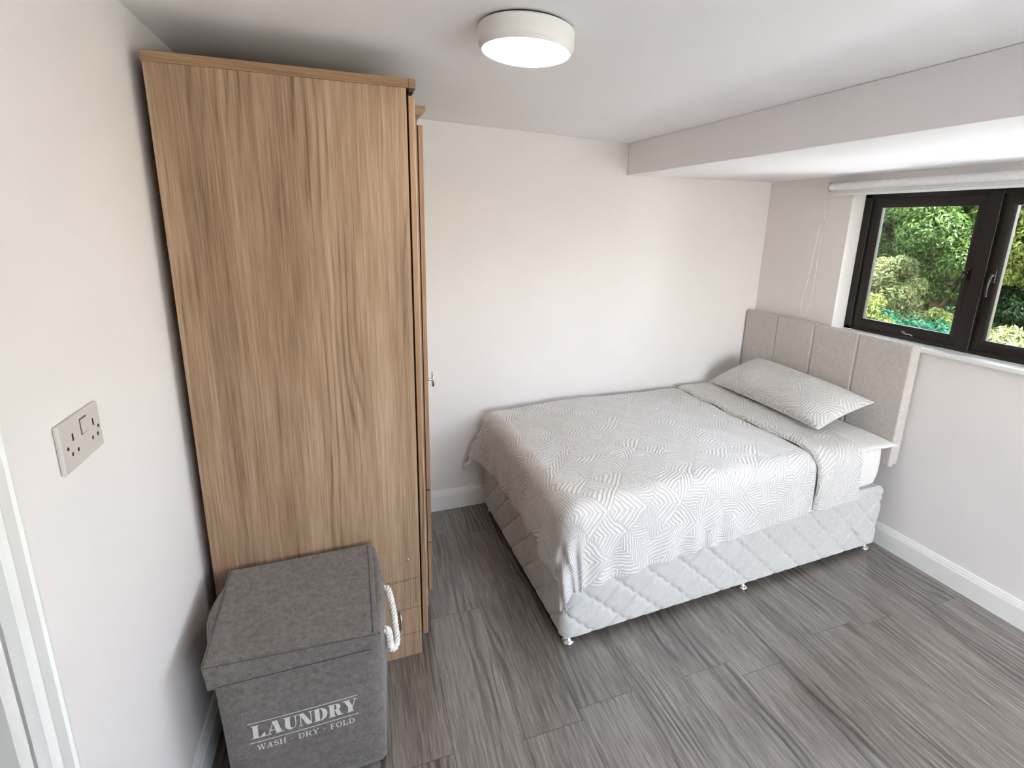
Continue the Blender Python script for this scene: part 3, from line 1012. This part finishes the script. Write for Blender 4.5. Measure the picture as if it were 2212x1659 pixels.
def glyph(ch, K, k, S):
    """K thick stem, k thin stroke, S serif height; returns polys, width"""
    P = []
    sf = 0.09
    if ch == 'L':
        rect(P, sf, 0, sf + K, 1); rect(P, 0, 0, 0.78, S); rect(P, 0, 1 - S, 2 * sf + K, 1)
        P.append([(0.5, S), (0.78, S), (0.78, 0.34), (0.74, 0.34)]); w = 0.80
    elif ch == 'A':
        para(P, 0.12, 0, 0.44, 1, k); para(P, 0.62, 0, 0.40, 1, K)
        rect(P, 0.22, 0.28, 0.66, 0.28 + k); rect(P, 0, 0, 0.30, S); rect(P, 0.52, 0, 0.74 + K, S); w = 0.72 + K
    elif ch == 'U':
        rect(P, sf, 0.32, sf + K, 1); rect(P, 0.70, 0.32, 0.70 + k, 1)
        rect(P, 0, 1 - S, 2 * sf + K, 1); rect(P, 0.59, 1 - S, 0.81 + k, 1)
        n = 12
        out = []; inn = []
        x0, x1 = sf, 0.70 + k
        xi0, xi1 = sf + K, 0.70
        for i in range(n + 1):
            a = PI + PI * i / n
            out.append(((x0 + x1) / 2 + (x1 - x0) / 2 * math.cos(a), 0.33 + 0.35 * math.sin(a)))
            inn.append(((xi0 + xi1) / 2 + (xi1 - xi0) / 2 * math.cos(a), 0.33 + 0.26 * math.sin(a)))
        for i in range(n):
            P.append([out[i], out[i + 1], inn[i + 1], inn[i]])
        w = 0.81 + k
    elif ch == 'N':
        rect(P, 0.10, 0, 0.10 + k, 1); rect(P, 0.74, 0, 0.74 + k, 1)
        para(P, 0.80 - K, 0, 0.04, 1, K); rect(P, 0, 0, 0.24, S); rect(P, 0, 1 - S, 0.2, 1); rect(P, 0.62, 1 - S, 0.88, 1); w = 0.88
    elif ch in 'DRO':
        def bowl(cx, cy, rx, ry, rxi, ryi, a0, a1, cxi=None):
            n = 18
            cxi_ = cx if cxi is None else cxi
            for i in range(n):
                p1, p2 = a0 + (a1 - a0) * i / n, a0 + (a1 - a0) * (i + 1) / n
                P.append([(cx + rx * math.cos(p1), cy + ry * math.sin(p1)), (cx + rx * math.cos(p2), cy + ry * math.sin(p2)),
                          (cxi_ + rxi * math.cos(p2), cy + ryi * math.sin(p2)), (cxi_ + rxi * math.cos(p1), cy + ryi * math.sin(p1))])
        if ch == 'D':
            rect(P, sf, 0, sf + K, 1); rect(P, 0, 0, 0.45, S); rect(P, 0, 1 - S, 0.45, 1)
            bowl(0.42, 0.5, 0.46, 0.5, 0.46 - K, 0.5 - S, -PI / 2, PI / 2); w = 0.90
        elif ch == 'R':
            rect(P, sf, 0, sf + K, 1); rect(P, 0, 0, 2 * sf + K, S); rect(P, 0, 1 - S, 0.5, 1); rect(P, sf + K, 0.46, 0.5, 0.46 + k)
            bowl(0.47, 0.73, 0.32, 0.27, 0.32 - K * 0.85, 0.27 - S, -PI / 2, PI / 2)
            para(P, 0.88 - K, 0, 0.42, 0.49, K * 0.9); rect(P, 0.80 - K * .5, 0, 0.94, S); w = 0.93
        else:
            bowl(0.48, 0.5, 0.46, 0.52, 0.46 - K * 0.9, 0.52 - k, 0, 2 * PI); w = 0.96
    elif ch == 'Y':
        rect(P, 0.40 - K / 2 + 0.05, 0, 0.40 + K / 2 + 0.05, 0.46)
        para(P, 0.45 - K / 2, 0.44, 0.06, 1, K); para(P, 0.50 + K / 2 - k, 0.42, 0.76, 1, k)
        rect(P, 0, 1 - S, 0.14 + K, 1); rect(P, 0.66, 1 - S, 0.90, 1); rect(P, 0.36 - K / 2, 0, 0.54 + K / 2, S); w = 0.88
    elif ch == 'W':
        para(P, 0.26, 0, 0.04, 1, K); para(P, 0.30, 0, 0.52, 1, k); para(P, 0.72, 0, 0.50, 1, K); para(P, 0.78, 0, 1.04, 1, k)
        rect(P, 0, 1 - S, 0.30, 1); rect(P, 0.44, 1 - S, 0.72, 1); rect(P, 0.94, 1 - S, 1.18, 1); w = 1.18
    elif ch == 'S':
        pts, ws = [], []
        for i in range(25):
            t = i / 24
            if t < 0.5:
                a = PI * 0.15 + t / 0.5 * PI * 1.30
                pts.append((0.34 + 0.24 * math.cos(a), 0.75 + 0.23 * math.sin(a)))
            else:
                a = PI * 0.45 - (t - 0.5) / 0.5 * PI * 1.30
                pts.append((0.34 + 0.26 * math.cos(a), 0.27 + 0.25 * math.sin(a)))
            ws.append((k + (K - k) * math.exp(-((t - 0.5) / 0.22) ** 2)) / 2)
        strip(P, pts, ws)
        rect(P, 0.54, 0.68, 0.58, 0.98); rect(P, 0.08, 0.0, 0.12, 0.32); w = 0.68
    elif ch == 'H':
        rect(P, sf, 0, sf + K, 1); rect(P, 0.66, 0, 0.66 + K, 1); rect(P, sf, 0.48, 0.7, 0.48 + k)
        for x in (0, 0.57):
            rect(P, x, 0, x + 2 * sf + K, S); rect(P, x, 1 - S, x + 2 * sf + K, 1)
        w = 0.75 + K
    elif ch == 'F':
        rect(P, sf, 0, sf + K, 1); rect(P, 0, 0, 2 * sf + K, S); rect(P, 0, 1 - S, 0.70, 1); rect(P, sf, 0.48, 0.5, 0.48 + k)
        rect(P, 0.66, 0.76, 0.70, 1); rect(P, 0.48, 0.36, 0.52, 0.64); w = 0.70
    elif ch == '.':
        rect(P, 0.16, 0.40, 0.30, 0.56); w = 0.46
    else:
        w = 0.42
    return P, w

def text_polys(s, K, k, S, gap):
    out = []
    x = 0
    for c_ in s:
        P, w = glyph(c_, K, k, S)
        out += [[(a + x, b) for a, b in q] for q in P]
        x += w + gap
    return out, x - gap

def lay(polys, tw, x0, x1, z0, h):
    """scale to span x0..x1 at height h; slight rise to the right kept level on the hamper"""
    sx = (x1 - x0) / tw
    return [[(x0 + a * sx, z0 + b * h) for a, b in q] for q in polys]
allp = []
pl, tw = text_polys('LAUNDRY', 0.30, 0.055, 0.05, 0.03)
allp += lay(pl, tw, 0.162, 0.437, 0.2335, 0.044)
pl, tw = text_polys('WASH . DRY . FOLD', 0.17, 0.07, 0.06, 0.12)
allp += lay(pl, tw, 0.172, 0.428, 0.190, 0.0180)
for i_ in range(40):
    xa_, xb2_ = 0.155 + 0.286 * i_ / 40, 0.155 + 0.286 * (i_ + 1) / 40
    rect(allp, xa_, 0.2865, xb2_, 0.2885)
    rect(allp, xa_, 0.2185, xb2_, 0.2205)
bm = bmesh.new()
for q in allp:
    vs = []
    for a, b in q:
        t = min(1, max(0, (a - hx0) / (hx1 - hx0)))
        k = b / 0.478
        y = hy0 - 0.004 * math.sin(t * PI) * math.sin(k * PI * 0.62) - 0.0046
        # print follows the gentle lean of the cloth
        vs.append(bm.verts.new((a, y, b + 0.006 * (0.3 - a) / 0.14 * 0.6)))
    try:
        bm.faces.new(vs)
    except ValueError:
        pass
me = bpy.data.meshes.new('printed_lettering')
bm.to_mesh(me)
bm.free()
pr = link('printed_lettering', me, 'print', hm)
so = pr.modifiers.new('ink', 'SOLIDIFY')
so.thickness = 0.0006
so.offset = 0
pr['label'] = 'white lettering reading LAUNDRY, WASH, DRY, FOLD between two rules'

# ------------------------------------------------------------------ bed
BT = 0.018
BX, BY = 1.217, 1.616
cb, sb = math.cos(BT), math.sin(BT)
BL, BW = 1.897, 1.165
def bl(a, b, z):
    return (BX + a * cb - b * sb, BY + a * sb + b * cb, z)
def bla(A, B, Z):
    return np.stack([BX + A * cb - B * sb, BY + A * sb + B * cb, Z], -1)
bed = thing('divan_bed', (BX + 0.95, BY + 0.6, 0), 'pale grey quilted divan bed base with panelled headboard', 'bed')
# base: perimeter skin with quilted relief
z0, z1 = 0.029, 0.388
rc = 0.045
per = []
def seg_pts(p_, q, n):
    return [(p_[0] + (q[0] - p_[0]) * i / n, p_[1] + (q[1] - p_[1]) * i / n) for i in range(n)]
def arc(cx, cy, r, a0, a1, n):
    return [(cx + r * math.cos(a0 + (a1 - a0) * i / n), cy + r * math.sin(a0 + (a1 - a0) * i / n)) for i in range(n)]
r2 = 0.012
per += seg_pts((0, BW - r2), (0, rc), 190)
per += arc(rc, rc, rc, PI, 1.5 * PI, 14)
per += seg_pts((rc, 0), (BL - r2, 0), 330)
per += arc(BL - r2, r2, r2, 1.5 * PI, 2 * PI, 5)
per += seg_pts((BL, r2), (BL, BW - r2), 20)
per += arc(BL - r2, BW - r2, r2, 0, 0.5 * PI, 5)
per += seg_pts((BL - r2, BW), (r2, BW), 20)
per += arc(r2, BW - r2, r2, 0.5 * PI, PI, 5)
per = np.array(per)
nxt = np.roll(per, -1, 0)
prv = np.roll(per, 1, 0)
tn = nxt - prv
tn /= np.linalg.norm(tn, axis=1)[:, None]
nr = np.stack([tn[:, 1], -tn[:, 0]], 1)
arcl = np.concatenate([[0], np.cumsum(np.linalg.norm(nxt - per, axis=1))[:-1]])
s_front = arcl - (BW - r2 - rc) - rc * PI / 2 + rc      # equals local x on the front face
nzb = 70
V = np.linspace(0, 1, nzb + 1)
Zg = z0 + (z1 - z0) * V
S_, Z_ = np.meshgrid(s_front, Zg, indexing='ij')
p1 = (S_ - 0.091) / 0.170 + (Z_ - 0.090) / 0.154
p2 = (S_ - 0.091) / 0.170 - (Z_ - 0.090) / 0.154
d1 = p2                                                  # smooth seams going up to the right
c_al = p1
wob = 0.075 * np.abs(np.sin(p2 * PI * 2))                # scalloped seams
e1 = np.abs(((p2 + 0.5) % 1) - 0.5)
e2 = np.abs(((p1 + wob + 0.5) % 1) - 0.5)
puff = np.minimum(e1, e2)
rel = 0.0135 * (1 - np.exp(-(e1 / 0.05))) * (1 - np.exp(-(e2 / 0.055)))
fade = sst(z0, z0 + 0.02, Z_) * (1 - sst(z1 - 0.03, z1, Z_))
ripple = 0.0012 * np.sin(p2 * 40 + np.sin(Z_ * 60)) * np.exp(-(e2 / 0.08) ** 2)
foot_side = (arcl < (BW - r2 - rc))[:, None]
rel = np.where(foot_side, rel * 0.55, rel)
off = (rel + ripple) * fade - 0.006
edge_in = 0.010 * (1 - np.sqrt(np.clip(1 - (1 - np.clip((Z_ - z0) / 0.014, 0, 1)) ** 2, 0, 1))) + 0.008 * (1 - np.sqrt(np.clip(1 - (1 - np.clip((z1 - Z_) / 0.010, 0, 1)) ** 2, 0, 1)))
off = off - edge_in
Pq = bla(per[:, 0][:, None] + nr[:, 0][:, None] * off, per[:, 1][:, None] + nr[:, 1][:, None] * off, Z_)
base = grid_mesh('divan_base', Pq, 'divan', bed, close_u=True)
bm = bmesh.new()
bx(bm, 0.012, BL - 0.012, 0.012, BW - 0.012, z0 + 0.001, z1 - 0.002, bl)
obj('base_deck', bm, 'divan', bed)
# chrome glides
for a, b in ((0.035, 0.028), (0.975, 0.022), (1.865, 0.022), (0.035, BW - 0.05), (0.975, BW - 0.05), (1.865, BW - 0.05)):
    c_ = bl(a, b, 0)
    obj('foot', lathe(bmesh.new(), [(0.022, 0.0), (0.0275, 0.003), (0.0275, 0.008), (0.021, 0.013), (0.012, 0.017), (0.012, 0.034)], c_, 28), 'chrome', bed, smooth=True)
# headboard: four upholstered panels
hb = obj('headboard', box(3.150, 3.196, 1.656, 2.838, 0.502, 1.160), 'headboard', bed, bev=0.008, seg=3)
seams = [1.668, 1.960, 2.259, 2.555, 2.832]
nuu, nvv = 320, 130
yy = np.linspace(1.652, 2.842, nuu)
zz = np.linspace(0.492, 1.170, nvv)
Y_, Z2 = np.meshgrid(yy, zz, indexing='ij')
dep = np.full_like(Y_, 0.026)
for s_ in seams[1:4]:
    dep -= 0.011 * np.exp(-(np.abs(Y_ - s_) / 0.0045) ** 1.3)
eY = np.minimum(Y_ - yy[0], yy[-1] - Y_)
eZ = np.minimum(Z2 - zz[0], zz[-1] - Z2)
ee = np.minimum(eY, eZ)
dep -= 0.026 * (1 - np.sqrt(np.clip(1 - (1 - np.clip(ee / 0.009, 0, 1)) ** 2, 0, 1)))
Ph = np.stack([3.150 - dep, Y_, Z2], -1)
fp = grid_mesh('headboard_panels', Ph, 'headboard', hb)
bm = bmesh.new()
bx(bm, 3.122, 3.149, 1.900, 1.930, 0.20, 0.52)
obj('headboard_strut', bm, 'dark_gap', bed)
bm = bmesh.new()
bx(bm, 3.122, 3.149, 2.600, 2.630, 0.20, 0.52)
obj('headboard_strut', bm, 'dark_gap', bed)

# mattress
mt = thing('mattress', bl(0.95, 0.58, 0.39), 'white sheeted mattress showing at the head corner of the bed', 'mattress')
bm = bmesh.new()
def rring(ins, z, r=0.08, n=8):
    pts = []
    x0, x1, y0, y1 = 0.012 + ins, BL - 0.012 - ins, 0.008 + ins, BW - 0.012 - ins
    for cx, cy, a0 in ((x1 - r, y1 - r, 0), (x0 + r, y1 - r, PI / 2), (x0 + r, y0 + r, PI), (x1 - r, y0 + r, 1.5 * PI)):
        for i in range(n + 1):
            a = a0 + PI / 2 * i / n
            aa = cx + r * math.cos(a)
            pts.append(bl(aa, cy + r * math.sin(a), z - (0.045 * max(0.0, 1 - aa / 0.45) if z > 0.57 else 0)))
    return pts
rings = []
for ins, z in ((0.05, 0.392), (0.02, 0.396), (0.006, 0.412), (0.0, 0.45), (-0.002, 0.52), (0.0, 0.585), (0.002, 0.600), (0.006, 0.612), (0.02, 0.622), (0.05, 0.628), (0.12, 0.630)):
    rings.append([bm.verts.new(p_) for p_ in rring(ins, z)])
for a, b in zip(rings, rings[1:]):
    n = len(a)
    for i in range(n):
        bm.faces.new((a[i], a[(i + 1) % n], b[(i + 1) % n], b[i]))
bm.faces.new(rings[0][::-1])
bm.faces.new(rings[-1])
obj('sheet', bm, 'sheet', mt, smooth=True)
# peaked sheet corner with its seam along the top edge
bm = bmesh.new()
prf = []
na, nb = 26, 16
G = np.zeros((na + 1, nb + 1, 3))
for i in range(na + 1):
    for j in range(nb + 1):
        u, v = i / na, j / nb                      # u along bed towards the head, v across
        a = 1.58 + (BL + 0.004 - 1.58) * u
        b = -0.010 + 0.50 * v
        pinch = 0.010 * (1 - u) * (1 - v)
        z = 0.634 + 0.016 * math.sin(min(1, v * 2.2) * PI / 2) - 0.006 * math.exp(-v * 12)
        z += 0.006 * u * math.exp(-v * 9) + 0.002 * math.sin(u * 14 + v * 7)
        tip = math.exp(-((1 - u) / 0.10) - (v / 0.08))
        G[i, j] = bl(a + 0.012 * tip, b - 0.010 * tip + pinch, z - 0.004 * tip)
top = grid_mesh('sheet_corner', G, 'sheet', mt)
so = top.modifiers.new('thick', 'SOLIDIFY')
so.thickness = 0.010
so.offset = -1

# ------------------------------------------------------------------ duvet
dv = thing('duvet', bl(0.8, 0.58, 0.63), 'pale grey duvet with embossed zigzag pattern, turned down at the pillow end', 'duvet')
R_E = 0.075
ZT = 0.655
def nz2(x, y, s=0):
    return (np.sin(x * 7.1 + y * 3.3 + s) * np.sin(y * 8.7 - x * 2.1 + 1.3 * s) + 0.6 * np.sin(x * 15.3 - y * 9.1 + 2 * s) * np.sin(y * 17.9 + x * 4.2) + 0.35 * np.sin(x * 31 + y * 23 + s)) / 1.6
def drape(S, T, offs, zlift=0.0):
    """cloth coordinates: S along the bed from the foot edge, T across from the front edge (metres, negative = hanging)"""
    a = np.clip(-(S - R_E + 0.012), 0, None)      # past the foot bend
    b = np.clip(-(T - R_E + 0.012), 0, None)      # past the front bend
    c = np.clip(T - (BW - 0.04), 0, None)         # past the wall side bend
    bc = np.where(b > 0, b, c)
    sg = np.where(b > 0, -1.0, 1.0)
    r = np.hypot(a, bc)
    th = np.arctan2(bc, a)
    corner = (a > 0) & (bc > 0)
    frac = np.where(corner, np.sin(2 * th), 0.0)
    Rr = np.where(c > 0, 0.02 + (R_E - 0.02) * np.cos(th), R_E)
    phi = np.clip(r / Rr, 0, PI / 2)
    hang = np.clip(r - Rr * PI / 2, 0, None)
    outw = Rr * np.sin(phi)
    drop = Rr * (1 - np.cos(phi)) + hang
    flare = 0.05 * hang + frac * np.where(c > 0, 0.42, 0.12) * hang
    drop = drop - frac * 0.27 * hang
    # ripples in the hanging cloth
    rip = np.where(b > 0, np.sin(S * 46 + 1.5 * np.sin(S * 9)) * 0.009 * sst(1.55, 0.25, S), np.sin(T * 34 + 1.0) * 0.006)
    flare = flare + rip * sst(0.03, 0.2, hang) + frac * 0.012 * np.sin(th * 9) * sst(0.0, 0.2, hang)
    cs, sn = np.cos(th), np.sin(th)
    A0 = np.maximum(S, R_E - 0.012)
    B0 = np.minimum(np.maximum(T, R_E - 0.012), BW - 0.04)
    dirx = np.where(r > 0, -cs, 0)
    diry = np.where(r > 0, sg * sn, 0)
    n_h = np.sin(phi)
    n_z = np.cos(phi)
    wr = 0.0045 * nz2(S, T) * (1 - 0.3 * sst(0, 0.1, hang))
    o = offs + wr
    X = A0 + dirx * (outw + flare + n_h * o)
    Y = B0 + diry * (outw + flare + n_h * o)
    Y = np.where(c > 0, np.minimum(Y, BW + 0.022 - 0.018 * np.clip(X, 0, 2) / 1.9), Y)
    Z = ZT + zlift - drop + n_z * o
    # the top sags a little towards the edges
    Z = Z - 0.010 * np.exp(-(np.clip(T, 0, None) / 0.10)) - 0.022 * sst(0.55, 0.0, S)
    return X, Y, Z
def front_hang(S):
    return np.interp(S, [-0.4, 0.0, 0.08, 0.74, 1.35, 1.66], [0.350, 0.350, 0.335, 0.318, 0.270, 0.262])
def cloth(name, s0, s1, ns, nt_, off_fn, parent, foot=True, thick=0.012):
    Sg = np.linspace(s0, s1, ns)
    V_ = np.linspace(0, 1, nt_)
    S2, V2 = np.meshgrid(Sg, V_, indexing='ij')
    t0 = -(front_hang(S2) - 0.012)
    t1 = BW - 0.005 + 0.33 * sst(0.14, -0.02, S2)
    T2 = t0 + (t1 - t0) * V2
    if foot:
        # foot hem is not straight
        ext = 0.90 + 0.15 * sst(0.30, 0.20, T2) + 0.10 * sst(0.85, 1.12, T2) + 0.012 * np.sin(T2 * 13)
        S3 = np.where(S2 < 0, S2 * ext, S2)
    else:
        S3 = S2
    X, Y, Z = drape(S3, T2, off_fn(S2, T2))
    # hem rolls
    P = bla(X, Y, Z)
    o = grid_mesh(name, P, 'quilt', parent, uv=np.stack([S3, T2], -1))
    sol = o.modifiers.new('thick', 'SOLIDIFY')
    sol.thickness = thick
    sol.offset = -1
    sol.use_even_offset = False
    bv = o.modifiers.new('edge', 'BEVEL')
    bv.width = 0.004
    bv.segments = 2
    bv.limit_method = 'ANGLE'
    bv.angle_limit = math.radians(50)
    return o
SE = 1.338
def off_body(S, T):
    e = SE - S
    return -0.042 * (1 - np.sqrt(np.clip(1 - (1 - np.clip(e / 0.016, 0, 1)) ** 2, 0, 1))) + 0.004 * np.exp(-((e - 0.16) / 0.05) ** 2)
def off_cuff(S, T):
    e = S - SE
    e2 = 1.655 - S
    v = 0.014 - 0.052 * (1 - np.sqrt(np.clip(1 - (1 - np.clip(e / 0.020, 0, 1)) ** 2, 0, 1)))
    v -= 0.014 * (1 - np.sqrt(np.clip(1 - (1 - np.clip(e2 / 0.016, 0, 1)) ** 2, 0, 1)))
    v += 0.0045 * np.sin(T * 22 + 3 * S) * np.exp(-e / 0.07) + 0.004 * np.exp(-((e - 0.07) / 0.03) ** 2)
    return v
cloth('duvet_body', -0.300, SE, 460, 260, off_body, dv)
cloth('turned_down_cuff', SE + 0.004, 1.655, 170, 220, off_cuff, dv, foot=False)

# ------------------------------------------------------------------ pillow
pw_ = bmesh.new()
F1, F2 = Vector((2.800, 2.765, 0.682)), Vector((2.738, 1.812, 0.698))
B1, B2 = Vector((3.068, 2.612, 0.866)), Vector((3.072, 1.765, 0.832))
nrmv = ((F2 - F1).cross(B1 - F1)).normalized()
if nrmv.z < 0: nrmv = -nrmv
nu, nv = 90, 60
def pillow_surf(sign, name_uv):
    G = np.zeros((nu + 1, nv + 1, 3))
    UVs = np.zeros((nu + 1, nv + 1, 2))
    for i in range(nu + 1):
        for j in range(nv + 1):
            u, v = -1 + 2 * i / nu, -1 + 2 * j / nv
            pu = 0.050 * (1 - u * u)            # long edges pull in
            pv = 0.035 * (1 - v * v)
            uu = (u * (1 - pv) + 1) / 2
            vv = (v * (1 - pu) + 1) / 2
            p_ = (F1 * (1 - uu) + F2 * uu) * (1 - vv) + (B1 * (1 - uu) + B2 * uu) * vv
            # front edge bulges forward between its corners
            th = (1 - abs(u) ** 3.0) ** 0.55 * (1 - abs(v) ** 2.6) ** 0.50
            hh = (0.108 if sign > 0 else 0.042)
            wr = 0.006 * math.sin(u * 11 + v * 5) * (abs(u) ** 2) * (1 - abs(u)) * 2 + 0.005 * math.sin(u * 5 + 1) * math.sin(v * 4)
            wr += 0.008 * math.exp(-((u - 0.93) / 0.06) ** 2) * math.sin(v * 9) * (1 - v * v)
            p_ = p_ + nrmv * (sign * hh * th + (wr * th if sign > 0 else 0))
            G[i, j] = p_
            UVs[i, j] = (uu * 0.90, vv * 0.42)
    return G, UVs
pl_ = thing('pillow', (2.9, 2.24, 0.68), 'plump pillow in zigzag embossed case leaning on the headboard', 'pillow')
Gt, Ut = pillow_surf(1, 0)
Gb, Ub = pillow_surf(-1, 0)
verts = [tuple(p_) for p_ in Gt.reshape(-1, 3)] + [tuple(p_) for p_ in Gb.reshape(-1, 3)]
faces, uvl = [], []
n1 = (nu + 1) * (nv + 1)
for off_, flip in ((0, False), (n1, True)):
    for i in range(nu):
        for j in range(nv):
            q = [off_ + i * (nv + 1) + j, off_ + (i + 1) * (nv + 1) + j, off_ + (i + 1) * (nv + 1) + j + 1, off_ + i * (nv + 1) + j + 1]
            faces.append(q[::-1] if flip else q)
me = bpy.data.meshes.new('pillowcase')
me.from_pydata(verts, [], faces)
UV = np.concatenate([Ut.reshape(-1, 2), Ub.reshape(-1, 2)])
layr = me.uv_layers.new(name='UVMap')
idx = np.empty(len(me.loops), dtype=np.int64)
me.loops.foreach_get('vertex_index', idx)
layr.data.foreach_set('uv', UV[idx].astype(np.float32).ravel())
bm = bmesh.new()
bm.from_mesh(me)
bmesh.ops.remove_doubles(bm, verts=bm.verts, dist=0.0004)
bmesh.ops.recalc_face_normals(bm, faces=bm.faces)
bm.to_mesh(me)
bm.free()
link('pillowcase', me, 'quilt', pl_, smooth=True)
bm = bmesh.new()
rim = [Gt[i, 0] for i in range(nu)] + [Gt[nu, j] for j in range(nv)] + [Gt[nu - i, nv] for i in range(nu)] + [Gt[0, nv - j] for j in range(nv)]
tube(bm, [Vector(p_) + Vector((0, 0, 0.001)) for p_ in rim], 0.0028, 8, closed=True)
obj('seam_edge', bm, 'sheet', pl_, smooth=True)

# ------------------------------------------------------------------ garden outside
GZ = -0.25
gnd = struct(obj('ground', box(-30, 40, -30, 40, GZ - 0.3, GZ), 'grass'), 'lawn beyond the window')

struct(obj('ground_bounce_slab', box(-4, 6.75, -8, 12, GZ, GZ + 0.05), 'bounce_slab'), 'unseen pale slab added under the window to bounce sunlight indoors')

def leaf_mesh(name, centres, radii, n, size, m, parent, flat=0.35):
    """n leaves scattered in the shells of ellipsoid clumps"""
    centres = np.array(centres)
    radii = np.array(radii)
    wts = radii.prod(1) ** (2 / 3)
    k = rng.choice(len(centres), n, p=wts / wts.sum())
    d = rng.normal(size=(n, 3))
    d /= np.linalg.norm(d, axis=1)[:, None]
    rad = rng.uniform(0.35, 1.0, n) ** 0.45
    c = centres[k] + d * radii[k] * rad[:, None]
    nn = d + rng.normal(size=(n, 3)) * 0.7 + np.array([0, 0, 0.5])
    nn /= np.linalg.norm(nn, axis=1)[:, None]
    t = np.cross(nn, rng.normal(size=(n, 3)))
    t /= np.linalg.norm(t, axis=1)[:, None]
    b = np.cross(nn, t)
    s = size * rng.uniform(0.6, 1.4, n)[:, None]
    w = s * rng.uniform(0.32, 0.5, n)[:, None]
    v0 = c - t * s
    v1 = c + b * w + nn * s * 0.12
    v2 = c + t * s * 1.0 - nn * s * 0.15
    v3 = c - b * w + nn * s * 0.12
    V = np.stack([v0, v1, v2, v3], 1).reshape(-1, 3)
    me = bpy.data.meshes.new(name)
    me.vertices.add(4 * n)
    me.vertices.foreach_set('co', V.astype(np.float32).ravel())
    me.loops.add(4 * n)
    me.loops.foreach_set('vertex_index', np.arange(4 * n, dtype=np.int32))
    me.polygons.add(n)
    me.polygons.foreach_set('loop_start', np.arange(0, 4 * n, 4, dtype=np.int32))
    me.polygons.foreach_set('loop_total', np.full(n, 4, dtype=np.int32))
    me.update()
    return link(name, me, m, parent)

def tree(name, x, y, top, rad, m, label, cat, n=9000, size=0.07, clumps=16, low=None, lean=0.0, seedv=1):
    r_ = random.Random(seedv)
    t = thing(name, (x, y, GZ), label, cat, 'trees and shrubs beyond the window')
    low = GZ + 0.25 if low is None else low
    cs, rs = [], []
    hh = top - low
    for i in range(clumps):
        f = (i + 0.5) / clumps
        z = low + hh * (0.12 + 0.80 * f)
        prof = math.sin(min(1.0, 0.25 + 0.85 * (1 - abs(2 * f - 0.9))) * PI / 2)
        a = i * 2.399 + r_.uniform(-0.4, 0.4)
        rr = rad * prof * r_.uniform(0.35, 0.78)
        cr = rad * r_.uniform(0.34, 0.52)
        cs.append((x + rr * math.cos(a), y + rr * math.sin(a), z))
        rs.append((cr, cr, cr * r_.uniform(0.55, 0.8)))
    leaf_mesh('foliage', cs, rs, int(n * 2.6), size * 0.60, m, t)
    bm = bmesh.new()
    tr_ = rad * 0.09
    tube(bm, [(x, y, GZ - 0.02), (x + 0.05, y + 0.03, GZ + hh * 0.3), (x - 0.04, y, low + hh * 0.6), (x, y, low + hh * 0.85)], [tr_, tr_ * 0.8, tr_ * 0.5, tr_ * 0.2], 10)
    obj('trunk', bm, 'bark', t, smooth=True)
    bm = bmesh.new()
    for c_ in cs[::2]:
        zb_ = max(GZ + 0.3, c_[2] - rad * 0.5)
        mid = (x + (c_[0] - x) * 0.45, y + (c_[1] - y) * 0.45, (zb_ + c_[2]) / 2 + 0.05)
        tube(bm, [(x, y, zb_), mid, c_], [tr_ * 0.4, tr_ * 0.25, tr_ * 0.08], 6)
    obj('branches', bm, 'bark', t, smooth=True)
    return t

tree('shrub', 6.5, 4.42, 1.10, 0.44, 'leaf_yellow', 'yellow-green shrub at the lower left of the far window pane', 'shrub', 5200, 0.045, 14, -0.4, seedv=3)
tree('tree', 8.2, 5.30, 1.46, 0.62, 'leaf_pale', 'small tree with pale creamy foliage left of centre in the far pane', 'tree', 9000, 0.05, 16, 0.3, seedv=5)
tree('tree', 10.2, 5.75, 3.2, 1.15, 'leaf_mid', 'large mid-green tree filling the centre of the far pane', 'tree', 26000, 0.065, 26, 0.55, seedv=8)
tree('tree', 12.2, 8.1, 3.6, 1.7, 'leaf_dark', 'dark green tree standing behind the large mid-green tree', 'tree', 26000, 0.08, 24, -0.6, seedv=12)
tree('tree', 9.4, 6.75, 2.9, 0.8, 'leaf_mid', 'mid-green tree at the far left edge of the window view', 'tree', 16000, 0.065, 20, 0.0, seedv=14)
tree('tree', 14.5, 7.4, 1.95, 1.8, 'leaf_dark', 'low dark tree behind the others, below the gap of sky', 'tree', 16000, 0.085, 20, -1.2, seedv=17)
tree('tree', 8.4, 3.50, 2.9, 0.85, 'leaf_yellow', 'bright yellow-green tree at the top of the nearer pane', 'tree', 13000, 0.055, 18, 1.15, seedv=21)
tree('tree', 11.0, 4.4, 2.2, 1.3, 'leaf_dark', 'dark bushy tree in the middle of the nearer pane', 'tree', 15000, 0.07, 18, -1.0, seedv=23)
tree('shrub', 6.1, 2.75, 0.98, 0.62, 'leaf_pale', 'pale brownish shrub at the bottom of the nearer pane', 'shrub', 7000, 0.045, 14, -0.6, seedv=27)
tree('shrub', 7.75, 4.20, 0.86, 0.30, 'leaf_yellow', 'small lime-green bush just above the hedge', 'shrub', 3000, 0.045, 10, 0.2, seedv=29)

hd = thing('hedge', (7.4, 3.6, GZ), 'clipped blue-green hedge along the bottom of the far pane', 'hedge')
cs, rs = [], []
for i in range(34):
    yy_ = 0.4 + i * 0.137
    for zz_ in (0.0, 0.47):
        cs.append((7.15 + 0.05 * math.sin(i * 1.7), yy_, zz_ + 0.03 * math.sin(i * 2.3)))
        rs.append((0.30, 0.24, 0.33))
leaf_mesh('foliage', cs, rs, 26000, 0.032, 'leaf_teal', hd)
bm = bmesh.new()
bx(bm, 7.0, 7.3, 0.4, 4.95, GZ, 0.42)
obj('branches', bm, M['leaf_dark'], hd)

print('scene built: objects', len(bpy.data.objects))
